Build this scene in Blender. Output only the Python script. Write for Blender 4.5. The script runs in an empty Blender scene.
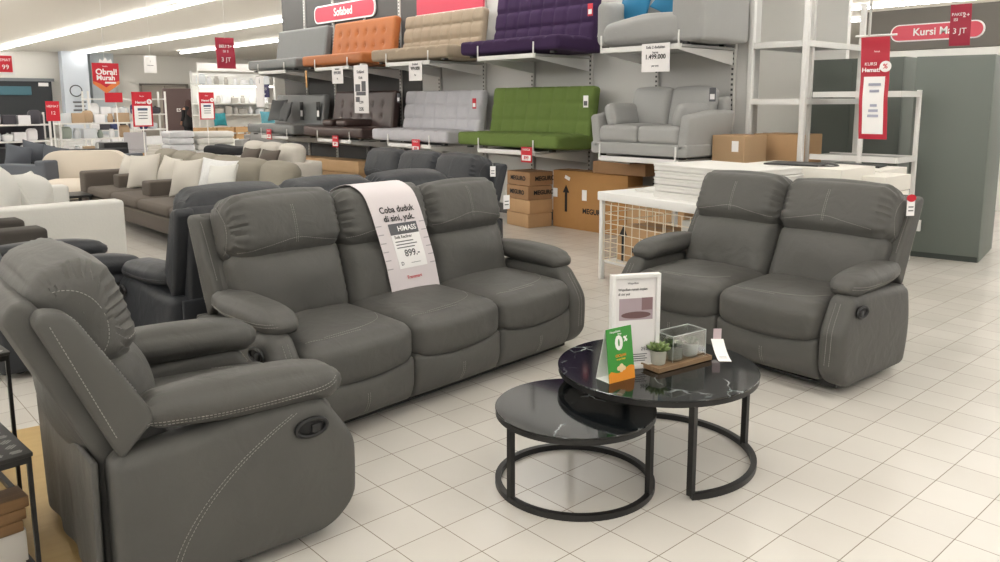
import bpy, bmesh, math, random
from mathutils import Vector, Matrix, Euler
from mathutils.bvhtree import BVHTree
random.seed(7)
PI = math.pi
C = bpy.context.scene.collection
scene = bpy.context.scene
R = math.radians

# ------------------------------------------------------------------ camera
cam_d = bpy.data.cameras.new('camera'); cam = bpy.data.objects.new('camera', cam_d); C.objects.link(cam)
PITCH, YAW, ROLL = 0.1519, 0.7348, -0.0032
fw = Vector((math.cos(PITCH)*math.sin(YAW), math.cos(PITCH)*math.cos(YAW), -math.sin(PITCH)))
rt = Vector((math.cos(YAW), -math.sin(YAW), 0)); up = rt.cross(fw)
rt2 = rt*math.cos(ROLL)+up*math.sin(ROLL); up2 = -rt*math.sin(ROLL)+up*math.cos(ROLL)
cam.matrix_world = Matrix(((rt2.x, up2.x, -fw.x, -1.76016), (rt2.y, up2.y, -fw.y, -2.61876), (rt2.z, up2.z, -fw.z, 1.4319), (0, 0, 0, 1)))
cam_d.sensor_width = 36; cam_d.lens = 36*800.74/1000
cam_d.shift_y = -(281-225.06)/1000
cam_d.clip_end = 200
scene.camera = cam

# ------------------------------------------------------------------ world, lights, exposure
w = bpy.data.worlds.new('world'); scene.world = w; w.use_nodes = True
w.node_tree.nodes['Background'].inputs[0].default_value = (1.0, .995, .985, 1)
w.node_tree.nodes['Background'].inputs[1].default_value = 0.50
scene.view_settings.view_transform = 'Standard'; scene.view_settings.look = 'None'
scene.view_settings.gamma = 1; scene.view_settings.use_curve_mapping = False
scene.view_settings.exposure = 0.50
STRIP = 14.0      # emission of the ceiling light lines

# ------------------------------------------------------------------ materials
def srgb(c):
    return tuple(((v/255)/12.92 if v/255 <= .04045 else ((v/255+.055)/1.055)**2.4) for v in c)+(1,)
MATS = {}
def mat(name, col, rough=.6, metal=0, bump=0, bscale=60, var=0, vscale=6, emis=0, spec=.5, alpha=1, trans=0, sheen=0):
    if name in MATS: return MATS[name]
    m = bpy.data.materials.new(name); m.use_nodes = True; nt = m.node_tree; p = nt.nodes['Principled BSDF']
    c = srgb(col)
    p.inputs['Base Color'].default_value = c; p.inputs['Roughness'].default_value = rough
    p.inputs['Metallic'].default_value = metal; p.inputs['Specular IOR Level'].default_value = spec
    if trans: p.inputs['Transmission Weight'].default_value = trans; p.inputs['IOR'].default_value = 1.15
    if alpha < 1: p.inputs['Alpha'].default_value = alpha
    if sheen: p.inputs['Sheen Weight'].default_value = sheen; p.inputs['Sheen Roughness'].default_value = .4
    if emis: p.inputs['Emission Color'].default_value = c; p.inputs['Emission Strength'].default_value = emis
    tc = nt.nodes.new('ShaderNodeTexCoord')
    if var:
        n = nt.nodes.new('ShaderNodeTexNoise'); n.inputs['Scale'].default_value = vscale; n.inputs['Detail'].default_value = 5
        nt.links.new(tc.outputs['Object'], n.inputs['Vector'])
        mx = nt.nodes.new('ShaderNodeMix'); mx.data_type = 'RGBA'
        mx.inputs[6].default_value = tuple(v*(1-var) for v in c[:3])+(1,); mx.inputs[7].default_value = tuple(min(1, v*(1+var)) for v in c[:3])+(1,)
        nt.links.new(n.outputs['Fac'], mx.inputs[0]); nt.links.new(mx.outputs[2], p.inputs['Base Color'])
    if bump:
        n = nt.nodes.new('ShaderNodeTexNoise'); n.inputs['Scale'].default_value = bscale; n.inputs['Detail'].default_value = 4
        nt.links.new(tc.outputs['Object'], n.inputs['Vector'])
        b = nt.nodes.new('ShaderNodeBump'); b.inputs['Strength'].default_value = bump; b.inputs['Distance'].default_value = .01
        nt.links.new(n.outputs['Fac'], b.inputs['Height']); nt.links.new(b.outputs[0], p.inputs['Normal'])
    MATS[name] = m; return m

def leather(name, col, spec=.4, rough=.55):
    if name in MATS: return MATS[name]
    m = mat(name, col, rough=rough, spec=spec); nt = m.node_tree; p = nt.nodes['Principled BSDF']
    tc = nt.nodes.new('ShaderNodeTexCoord')
    c = srgb(col)
    v = nt.nodes.new('ShaderNodeTexNoise'); v.inputs['Scale'].default_value = 5; v.inputs['Detail'].default_value = 6
    nt.links.new(tc.outputs['Object'], v.inputs['Vector'])
    mx = nt.nodes.new('ShaderNodeMix'); mx.data_type = 'RGBA'
    mx.inputs[6].default_value = tuple(k*.86 for k in c[:3])+(1,); mx.inputs[7].default_value = tuple(k*1.14 for k in c[:3])+(1,)
    nt.links.new(v.outputs['Fac'], mx.inputs[0]); nt.links.new(mx.outputs[2], p.inputs['Base Color'])
    n = nt.nodes.new('ShaderNodeTexNoise'); n.inputs['Scale'].default_value = 9; n.inputs['Detail'].default_value = 3; n.inputs['Distortion'].default_value = .6
    n2 = nt.nodes.new('ShaderNodeTexVoronoi'); n2.inputs['Scale'].default_value = 260
    nt.links.new(tc.outputs['Object'], n.inputs['Vector']); nt.links.new(tc.outputs['Object'], n2.inputs['Vector'])
    b = nt.nodes.new('ShaderNodeBump'); b.inputs['Strength'].default_value = .35; b.inputs['Distance'].default_value = .02
    b2 = nt.nodes.new('ShaderNodeBump'); b2.inputs['Strength'].default_value = .25; b2.inputs['Distance'].default_value = .001
    nt.links.new(n.outputs['Fac'], b.inputs['Height']); nt.links.new(n2.outputs['Distance'], b2.inputs['Height'])
    nt.links.new(b.outputs[0], b2.inputs['Normal']); nt.links.new(b2.outputs[0], p.inputs['Normal'])
    return m

def floor_mat():
    m = bpy.data.materials.new('floor_tiles'); m.use_nodes = True; nt = m.node_tree; p = nt.nodes['Principled BSDF']; N = nt.nodes.new; L = nt.links.new
    g = N('ShaderNodeNewGeometry'); s = N('ShaderNodeVectorMath'); s.operation = 'SCALE'; s.inputs['Scale'].default_value = 5.0
    L(g.outputs['Position'], s.inputs[0])
    sep = N('ShaderNodeSeparateXYZ'); L(s.outputs[0], sep.inputs[0])
    def M(op, a, b=None, c=None):
        n = N('ShaderNodeMath'); n.operation = op
        for k, v in enumerate((a, b, c)):
            if v is None: continue
            if isinstance(v, (int, float)): n.inputs[k].default_value = v
            else: L(v, n.inputs[k])
        return n.outputs[0]
    dx = M('PINGPONG', sep.outputs[0], .5); dy = M('PINGPONG', sep.outputs[1], .5)
    d = M('MINIMUM', dx, dy)
    mask = M('LESS_THAN', d, .0085)
    fl = N('ShaderNodeVectorMath'); fl.operation = 'FLOOR'; L(s.outputs[0], fl.inputs[0])
    wn = N('ShaderNodeTexWhiteNoise'); wn.noise_dimensions = '2D'; L(fl.outputs[0], wn.inputs['Vector'])
    nz = N('ShaderNodeTexNoise'); nz.inputs['Scale'].default_value = 1.6; nz.inputs['Detail'].default_value = 6; L(g.outputs['Position'], nz.inputs['Vector'])
    v = M('MULTIPLY_ADD', wn.outputs['Value'], .28, M('MULTIPLY', nz.outputs['Fac'], .8))
    mx = N('ShaderNodeMix'); mx.data_type = 'RGBA'; mx.inputs[6].default_value = srgb((200, 195, 187)); mx.inputs[7].default_value = srgb((222, 218, 211)); L(v, mx.inputs[0])
    mg = N('ShaderNodeMix'); mg.data_type = 'RGBA'; mg.inputs[7].default_value = srgb((128, 116, 104)); L(mask, mg.inputs[0]); L(mx.outputs[2], mg.inputs[6])
    L(mg.outputs[2], p.inputs['Base Color'])
    r = M('MULTIPLY_ADD', mask, .4, M('MULTIPLY_ADD', nz.outputs['Fac'], .12, .16)); L(r, p.inputs['Roughness'])
    b = N('ShaderNodeBump'); b.inputs['Strength'].default_value = .15; b.inputs['Distance'].default_value = .002; b.invert = True
    L(mask, b.inputs['Height']); L(b.outputs[0], p.inputs['Normal'])
    return m

def marble_mat():
    m = bpy.data.materials.new('black_marble_glass'); m.use_nodes = True; nt = m.node_tree; p = nt.nodes['Principled BSDF']; N = nt.nodes.new; L = nt.links.new
    tc = N('ShaderNodeTexCoord'); nz = N('ShaderNodeTexNoise'); nz.inputs['Scale'].default_value = 5; nz.inputs['Detail'].default_value = 4
    L(tc.outputs['Object'], nz.inputs['Vector'])
    ad = N('ShaderNodeMix'); ad.data_type = 'RGBA'; ad.inputs[0].default_value = .17; L(tc.outputs['Object'], ad.inputs[6]); L(nz.outputs['Color'], ad.inputs[7])
    vo = N('ShaderNodeTexVoronoi'); vo.feature = 'DISTANCE_TO_EDGE'; vo.inputs['Scale'].default_value = 5.5; L(ad.outputs[2], vo.inputs['Vector'])
    nb = N('ShaderNodeTexNoise'); nb.inputs['Scale'].default_value = 4.2; L(tc.outputs['Object'], nb.inputs['Vector'])
    cr = N('ShaderNodeValToRGB'); cr.color_ramp.elements[0].position = 0; cr.color_ramp.elements[0].color = (1, 1, 1, 1); cr.color_ramp.elements[1].position = .022; cr.color_ramp.elements[1].color = (0, 0, 0, 1)
    L(vo.outputs['Distance'], cr.inputs[0])
    cr2 = N('ShaderNodeValToRGB'); cr2.color_ramp.elements[0].position = .5; cr2.color_ramp.elements[1].position = .62; L(nb.outputs['Fac'], cr2.inputs[0])
    mu = N('ShaderNodeMath'); mu.operation = 'MULTIPLY'; L(cr.outputs[0], mu.inputs[0]); L(cr2.outputs[0], mu.inputs[1])
    mx = N('ShaderNodeMix'); mx.data_type = 'RGBA'; mx.inputs[6].default_value = srgb((16, 19, 21)); mx.inputs[7].default_value = srgb((170, 178, 178)); L(mu.outputs[0], mx.inputs[0])
    L(mx.outputs[2], p.inputs['Base Color']); p.inputs['Roughness'].default_value = .07; p.inputs['Specular IOR Level'].default_value = .6
    return m

def wood_mat(name, a, b, scale=3, rough=.6):
    if name in MATS: return MATS[name]
    m = bpy.data.materials.new(name); m.use_nodes = True; nt = m.node_tree; p = nt.nodes['Principled BSDF']; N = nt.nodes.new; L = nt.links.new
    tc = N('ShaderNodeTexCoord'); mp = N('ShaderNodeMapping'); mp.inputs['Scale'].default_value = (1, 6, 6); L(tc.outputs['Object'], mp.inputs[0])
    nz = N('ShaderNodeTexNoise'); nz.inputs['Scale'].default_value = scale; nz.inputs['Detail'].default_value = 7; nz.inputs['Distortion'].default_value = 1; L(mp.outputs[0], nz.inputs['Vector'])
    mx = N('ShaderNodeMix'); mx.data_type = 'RGBA'; mx.inputs[6].default_value = srgb(a); mx.inputs[7].default_value = srgb(b); L(nz.outputs['Fac'], mx.inputs[0]); L(mx.outputs[2], p.inputs['Base Color'])
    p.inputs['Roughness'].default_value = rough; MATS[name] = m; return m

def upright_mat():
    m = bpy.data.materials.new('slotted_steel'); m.use_nodes = True; nt = m.node_tree; p = nt.nodes['Principled BSDF']; N = nt.nodes.new; L = nt.links.new
    tc = N('ShaderNodeTexCoord'); sep = N('ShaderNodeSeparateXYZ'); L(tc.outputs['Object'], sep.inputs[0])
    def M(op, a, b):
        n = N('ShaderNodeMath'); n.operation = op
        for k, v in enumerate((a, b)):
            if isinstance(v, (int, float)): n.inputs[k].default_value = v
            else: L(v, n.inputs[k])
        return n.outputs[0]
    z = M('LESS_THAN', M('PINGPONG', sep.outputs[2], .025), .011)
    x = M('LESS_THAN', M('ABSOLUTE', sep.outputs[0], 0), .012)
    mk = M('MULTIPLY', z, x)
    mx = N('ShaderNodeMix'); mx.data_type = 'RGBA'; mx.inputs[6].default_value = srgb((196, 194, 190)); mx.inputs[7].default_value = srgb((60, 60, 60)); L(mk, mx.inputs[0]); L(mx.outputs[2], p.inputs['Base Color'])
    p.inputs['Roughness'].default_value = .5; return m

GREY = leather('grey_suede_leather', (83, 82, 79))
DARK = leather('charcoal_suede_leather', (51, 53, 57))
STITCH = mat('stitch_thread', (150, 148, 144), .8)
DSTITCH = mat('stitch_thread_dark', (92, 93, 96), .8)
BLACK = mat('black_plastic', (22, 22, 23), .4)
BLACKM = mat('black_powder_coated_steel', (26, 25, 24), .42, bump=.05, bscale=300)
WHITE = mat('white_enamel', (232, 231, 228), .45)
PAPER = mat('white_paper', (236, 233, 232), .75)
CARD = mat('cardboard', (188, 152, 112), .85, var=.07, vscale=8, bump=.05, bscale=30)
CARD2 = mat('cardboard_darker', (158, 122, 88), .85, var=.08, vscale=8)
TAPE = mat('packing_tape', (150, 112, 70), .35)
INK = mat('black_ink', (28, 26, 26), .7)
INKG = mat('grey_ink', (96, 96, 100), .7)
RED = mat('red_print', (200, 28, 48), .5)
REDF = mat('rose_red_board', (196, 62, 84), .5)
WHITEP = mat('white_print', (246, 244, 243), .6)
GREEN = mat('green_print', (64, 150, 62), .45)
ORANGE = mat('orange_print', (236, 150, 44), .5)
MARBLE = marble_mat()
UPR = upright_mat()

# ------------------------------------------------------------------ mesh helpers
def obj(name, bm, m, parent=None, smooth=True, loc=None, rz=None):
    if isinstance(bm, bmesh.types.BMesh):
        bmesh.ops.recalc_face_normals(bm, faces=bm.faces[:])
        me = bpy.data.meshes.new(name); bm.to_mesh(me); bm.free()
    else: me = bm
    ms = m if isinstance(m, (list, tuple)) else [m]
    for k in ms: me.materials.append(k)
    if smooth:
        for p in me.polygons: p.use_smooth = True
        try: me.set_sharp_from_angle(angle=R(38))
        except Exception: pass
    o = bpy.data.objects.new(name, me); C.objects.link(o)
    if parent: o.parent = parent
    if loc is not None: o.location = loc
    if rz is not None: o.rotation_euler = (0, 0, rz)
    return o
def thing(name, label, cat, loc=(0, 0, 0), rz=0, group=None):
    o = bpy.data.objects.new(name, None); C.objects.link(o); o.location = loc; o.rotation_euler = (0, 0, rz)
    o.empty_display_size = .1
    return tag(o, label, cat, group)
def tag(o, label, cat, group=None, kind=None):
    o['label'] = label; o['category'] = cat
    if group: o['group'] = group
    if kind: o['kind'] = kind
    return o
def struct(name, bm, m, smooth=False):
    o = obj(name, bm, m, smooth=smooth); o['kind'] = 'structure'; return o
def dup(o, loc=None, rz=None, label=None, parent=None):
    c = o.copy(); C.objects.link(c)
    if parent: c.parent = parent
    if loc is not None: c.location = loc
    if rz is not None: c.rotation_euler = (c.rotation_euler[0], c.rotation_euler[1], rz)
    if label: c['label'] = label
    for ch in list(o.children): dup(ch, parent=c)
    return c

def xf(loc=(0, 0, 0), rot=(0, 0, 0)):
    return Matrix.Translation(Vector(loc)) @ Euler(rot, 'XYZ').to_matrix().to_4x4()

def axis_lines(h, r, step):
    r = min(r, h*.999); inner = h-r; k = (3 if r > 0.012 else 2) if r < 1.6*step*2 else max(3, min(14, int(round(r/step))))
    pts = [-h + r*(1-math.cos(PI/2*i/k)) if False else -h+r*i/k for i in range(k+1)]
    n = max(1, int(round(2*inner/step)))
    pts += [-inner+2*inner*i/n for i in range(1, n)]
    pts += [inner+r*i/k for i in range(k+1)]
    return pts
def rbox(bm, s, r=.03, puff=(0, 0, 0), step=.04, loc=(0, 0, 0), rot=(0, 0, 0), fn=None, M=None):
    """rounded, puffed box; s = full sizes; fn(x,y,z,u,v,w) deforms the local point"""
    h = [k/2 for k in s]; r = min(r, min(h)*.999)
    ax = [axis_lines(h[i], r, step if not isinstance(step, tuple) else step[i]) for i in range(3)]
    n = [len(a)-1 for a in ax]; vd = {}
    T = M if M is not None else xf(loc, rot)
    def vert(i, j, k):
        key = (i, j, k)
        if key in vd: return vd[key]
        p = [ax[0][i], ax[1][j], ax[2][k]]
        u = [p[q]/h[q] for q in range(3)]
        inn = [max(-(h[q]-r), min(h[q]-r, p[q])) for q in range(3)]
        d = Vector([p[q]-inn[q] for q in range(3)])
        if d.length > 1e-9:
            d = d.normalized()*r
        P = [inn[q]+d[q] for q in range(3)]
        P[0] += puff[0]*u[0]*(1-u[1]**2)*(1-u[2]**2)
        P[1] += puff[1]*u[1]*(1-u[0]**2)*(1-u[2]**2)
        P[2] += puff[2]*u[2]*(1-u[0]**2)*(1-u[1]**2)
        if fn: P = fn(P[0], P[1], P[2], u[0], u[1], u[2])
        vd[key] = bm.verts.new(T @ Vector(P)); return vd[key]
    for a, b, c in ((0, 1, 2), (1, 2, 0), (2, 0, 1)):
        for side in (0, n[c]):
            for i in range(n[a]):
                for j in range(n[b]):
                    q = []
                    for di, dj in ((0, 0), (1, 0), (1, 1), (0, 1)):
                        key = [0, 0, 0]; key[a] = i+di; key[b] = j+dj; key[c] = side; q.append(vert(*key))
                    if side == 0: q.reverse()
                    bm.faces.new(q)
    return bm
def box(bm, s, loc=(0, 0, 0), rot=(0, 0, 0), bev=0.0, M=None):
    T = M if M is not None else xf(loc, rot)
    h = [k/2 for k in s]
    if bev > 0: return rbox(bm, s, r=bev, step=10, M=T)
    v = [bm.verts.new(T @ Vector((x*h[0], y*h[1], z*h[2]))) for x, y, z in ((-1, -1, -1), (1, -1, -1), (1, 1, -1), (-1, 1, -1), (-1, -1, 1), (1, -1, 1), (1, 1, 1), (-1, 1, 1))]
    for f in ((3, 2, 1, 0), (4, 5, 6, 7), (0, 1, 5, 4), (1, 2, 6, 5), (2, 3, 7, 6), (3, 0, 4, 7)): bm.faces.new([v[i] for i in f])
    return bm
def prism(bm, pts, t, M=Matrix(), bev=0, seg=2):
    """polygon pts in local XY extruded by t in Z (centred); M transforms"""
    b2 = bmesh.new()
    lo = [b2.verts.new((x, y, -t/2)) for x, y in pts]; hi = [b2.verts.new((x, y, t/2)) for x, y in pts]
    n = len(pts); b2.faces.new(lo[::-1]); b2.faces.new(hi)
    for i in range(n): b2.faces.new((lo[i], lo[(i+1) % n], hi[(i+1) % n], hi[i]))
    bmesh.ops.recalc_face_normals(b2, faces=b2.faces[:])
    if bev: bmesh.ops.bevel(b2, geom=b2.edges[:]+b2.verts[:], offset=bev, segments=seg, profile=.5, affect='EDGES', clamp_overlap=True)
    b2.transform(M); me = bpy.data.meshes.new('t'); b2.to_mesh(me); b2.free(); bm.from_mesh(me); bpy.data.meshes.remove(me)
    return bm
YZ = Matrix(((0, 0, 1, 0), (1, 0, 0, 0), (0, 1, 0, 0), (0, 0, 0, 1)))      # polygon (y,z), thickness along x
XZ = Matrix(((1, 0, 0, 0), (0, 0, -1, 0), (0, 1, 0, 0), (0, 0, 0, 1)))     # polygon (x,z), thickness along y
def tube(bm, pts, r, sides=8, closed=False, square=False):
    pts = [Vector(p) for p in pts]; n = len(pts); rings = []
    prev = None
    for i, p in enumerate(pts):
        if closed: t = (pts[(i+1) % n]-pts[i-1]).normalized()
        else: t = (pts[min(i+1, n-1)]-pts[max(i-1, 0)]).normalized()
        ref = prev if prev is not None else (Vector((0, 0, 1)) if abs(t.z) < .9 else Vector((1, 0, 0)))
        a = (ref - t*ref.dot(t)).normalized(); b = t.cross(a); prev = a
        rr = r if not isinstance(r, (list, tuple)) else r[i]
        if square: ring = [p+a*sx*rr+b*sy*rr for sx, sy in ((-1, -1), (1, -1), (1, 1), (-1, 1))]
        else: ring = [p+a*math.cos(2*PI*k/sides)*rr+b*math.sin(2*PI*k/sides)*rr for k in range(sides)]
        rings.append([bm.verts.new(q) for q in ring])
    m = len(rings[0])
    for i in range(n if closed else n-1):
        A, B = rings[i], rings[(i+1) % n]
        for k in range(m): bm.faces.new((A[k], A[(k+1) % m], B[(k+1) % m], B[k]))
    if not closed: bm.faces.new(rings[0][::-1]); bm.faces.new(rings[-1])
    return bm
def lathe(bm, prof, seg=24, loc=(0, 0, 0)):
    rings = []
    for r, z in prof:
        rings.append([bm.verts.new((loc[0]+max(r, 1e-5)*math.cos(2*PI*k/seg), loc[1]+max(r, 1e-5)*math.sin(2*PI*k/seg), loc[2]+z)) for k in range(seg)])
    for A, B in zip(rings, rings[1:]):
        for k in range(seg): bm.faces.new((A[k], A[(k+1) % seg], B[(k+1) % seg], B[k]))
    bm.faces.new(rings[0][::-1]); bm.faces.new(rings[-1]); return bm
def NB(): return bmesh.new()
def text(s, size, m, parent, loc=(0, 0, 0), rot=(PI/2, 0, 0), align='CENTER', name='lettering', bold=0.0, ext=.0006, sx=1.0):
    cu = bpy.data.curves.new('t', 'FONT'); cu.body = s; cu.size = size; cu.align_x = align; cu.align_y = 'CENTER'; cu.extrude = ext; cu.offset = bold*size; cu.resolution_u = 3
    o = bpy.data.objects.new('t', cu); C.objects.link(o)
    dg = bpy.context.evaluated_depsgraph_get(); me = bpy.data.meshes.new_from_object(o.evaluated_get(dg))
    C.objects.unlink(o); bpy.data.objects.remove(o); bpy.data.curves.remove(cu)
    T = Matrix.Translation(Vector(loc)) @ Euler(rot, 'XYZ').to_matrix().to_4x4() @ Matrix.Diagonal((sx, 1, 1, 1))
    me.transform(T); me.materials.clear()
    return obj(name, me, m, parent, smooth=False)
def merge_bvh(bms):
    vs, fs = [], []
    for b in bms:
        o = len(vs); b.verts.ensure_lookup_table(); b.verts.index_update()
        vs += [v.co.copy() for v in b.verts]; fs += [[v.index+o for v in f.verts] for f in b.faces]
    return BVHTree.FromPolygons(vs, fs)
def stitch(out, bvh, pts, direc, r=.0012, dash=.0075, gap=.004, reach=.4):
    """dashed thread along pts, dropped onto the surface along direc"""
    pts = [Vector(p) for p in pts]; d = Vector(direc).normalized(); path = []
    for a, b in zip(pts, pts[1:]):
        n = max(1, int((b-a).length/.012))
        for i in range(n): path.append(a.lerp(b, i/n))
    path.append(pts[-1]); surf = []
    for p in path:
        h = bvh.ray_cast(p-d*reach, d, reach*2)
        if h[0] is not None: surf.append(h[0]-d*.0012)
    if len(surf) < 3: return
    s = [0]
    for a, b in zip(surf, surf[1:]): s.append(s[-1]+(b-a).length)
    def pt(t):
        for i in range(len(s)-1):
            if s[i+1] >= t: return surf[i].lerp(surf[i+1], (t-s[i])/max(1e-9, s[i+1]-s[i]))
        return surf[-1]
    t = 0
    while t < s[-1]-dash:
        a, b = pt(t), pt(t+dash)
        if .3*dash < (b-a).length < 2*dash: tube(out, [a, b], r, 4)
        t += dash+gap
def curve(pts, n=14):
    """Catmull-Rom through pts"""
    P = [Vector(p) for p in pts]; P = [P[0]*2-P[1]]+P+[P[-1]*2-P[-2]]; out = []
    for i in range(1, len(P)-2):
        for k in range(n):
            t = k/n; a, b, c, d = P[i-1], P[i], P[i+1], P[i+2]
            out.append(.5*((2*b)+(c-a)*t+(2*a-5*b+4*c-d)*t*t+(3*b-a-3*c+d)*t**3))
    out.append(P[-2]); return out
def sstep(x, a, b):
    t = max(0, min(1, (x-a)/(b-a))); return t*t*(3-2*t)

# ------------------------------------------------------------------ setting
floor = struct('floor', box(NB(), (46, 60, .1), (7, 16, -.05)), floor_mat())
CEIL = mat('ceiling_paint', (226, 222, 215), .9)
WALLM = mat('wall_paint', (240, 237, 231), .9)
WALLG = mat('wall_paint_grey', (176, 177, 176), .9)
struct('ceiling', box(NB(), (46, 60, .1), (7, 16, 3.55)), CEIL)
LAMP = mat('lamp_white', (255, 253, 248), .5, emis=STRIP)
HOUS = mat('lamp_housing', (230, 230, 228), .5)
first = None
k = 0
for X in (-9.6, -6.7, -3.8, -1.2, 1.6, 4.75, 7.72, 10.65, 13.3, 15.9, 18.5):
    y1 = 33.5 if X < 9 else (30.0 if X < 12 else 18.0)
    t = thing('ceiling_light', 'long continuous white ceiling light line', 'ceiling light', (X, (y1-9)/2, 3.5), group='ceiling light lines')
    L_ = y1+9
    obj('housing', box(NB(), (.06, L_, .06), (0, 0, -.031)), HOUS, t, smooth=False)
    obj('tube', box(NB(), (.08, L_, .05), (0, 0, -.087), bev=.01), LAMP, t)
    t['label'] = {4.75: 'bright ceiling light line crossing the top left corner, nearest of the left lines', 7.72: 'bright ceiling light line ending on the far wall above the left grey pillar',
                  10.65: 'short stretch of ceiling light line seen behind the hanging red poster near the sofabed wall'}.get(X, 'long continuous white ceiling light line over the showroom')
    if X not in (4.75, 7.72, 10.65): t['group'] = 'overhead ceiling light lines'

# far building wall and its pieces
struct('wall_far', box(NB(), (46, .2, 3.6), (7, 34.1, 1.8)), WALLM)
struct('wall_right', box(NB(), (.2, 60, 3.6), (30.1, 16, 1.8)), WALLM)
struct('wall_left', box(NB(), (.2, 60, 3.6), (-16.1, 16, 1.8)), WALLM)
PILL = mat('pillar_paint', (206, 213, 222), .8)
struct('trim_1', box(NB(), (.95, .5, 3.5), (7.55, 33.3, 1.75)), PILL)
struct('trim_2', box(NB(), (.9, .4, 3.5), (8.7, 33.7, 1.75)), mat('pillar_paint_grey', (192, 200, 206), .8))
pt = thing('pillar_notice', 'printed round emblem and lines on the pale blue pillar', 'wall print', (7.55, 33.04, 0))
obj('emblem', tube(NB(), [(-.05+.22*math.cos(a*PI/12), -.005, 1.95+.22*math.sin(a*PI/12)) for a in range(24)], .02, 4, True), INKG, pt)
for i in range(3): obj('printed_line', box(NB(), (.5-.1*(i == 1), .01, .06), (.05, -.005, 1.5-.16*i)), INKG, pt, smooth=False)

# dark shop opening far left with a blue screen
DK = mat('dark_shopfront', (42, 46, 50), .5)
sf = thing('shopfront', 'dark shop opening with a glowing blue screen on the far left wall', 'shopfront', (3.3, 33.9, 0))
obj('dark_panel', box(NB(), (7.0, .12, 2.25), (0, -.08, 1.2)), DK, sf, smooth=False)
obj('lintel', box(NB(), (7.2, .2, .12), (0, -.1, 2.38)), mat('lintel_grey', (120, 124, 128), .6), sf, smooth=False)
SCR = mat('screen_blue', (52, 84, 92), .4, emis=.5)
obj('screen', rbox(NB(), (1.3, .06, .34), r=.02, step=1, loc=(2.1, -.19, 1.95)), SCR, sf)
obj('lit_sign', box(NB(), (.35, .05, .14), (3.2, -.17, 2.2)), WHITEP, sf, smooth=False)
d = struct('door_1', box(NB(), (1.9, .08, 2.2), (11.3, 33.95, 1.1)), mat('door_beige', (176, 168, 158), .6))
fr = NB()
for x, ww, z, h in ((-1.0, .08, 1.12, 2.28), (1.0, .08, 1.12, 2.28), (0, .03, 1.1, 2.2)): box(fr, (ww, .12, h), (11.3+x, 33.92, z))
box(fr, (2.08, .12, .08), (11.3, 33.92, 2.26)); o = obj('door_frame', fr, mat('door_frame_grey', (138, 132, 126), .6), smooth=False); o['kind'] = 'structure'
brd = thing('brown_board', 'dark brown upright display panel in front of the far door', 'panel', (9.3, 26.0, 0))
obj('panel', box(NB(), (1.5, .1, 1.95), (0, 0, .98), bev=.02), mat('board_brown', (92, 74, 72), .6), brd)
obj('foot', box(NB(), (.08, .5, .05), (-.6, 0, .025)), BLACKM, brd, smooth=False); obj('foot', box(NB(), (.08, .5, .05), (.6, 0, .025)), BLACKM, brd, smooth=False)
text('ES', .16, WHITEP, brd, (-.25, -.06, 1.2), bold=.02)
brd.location = (9.15, 26, 0)

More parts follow.
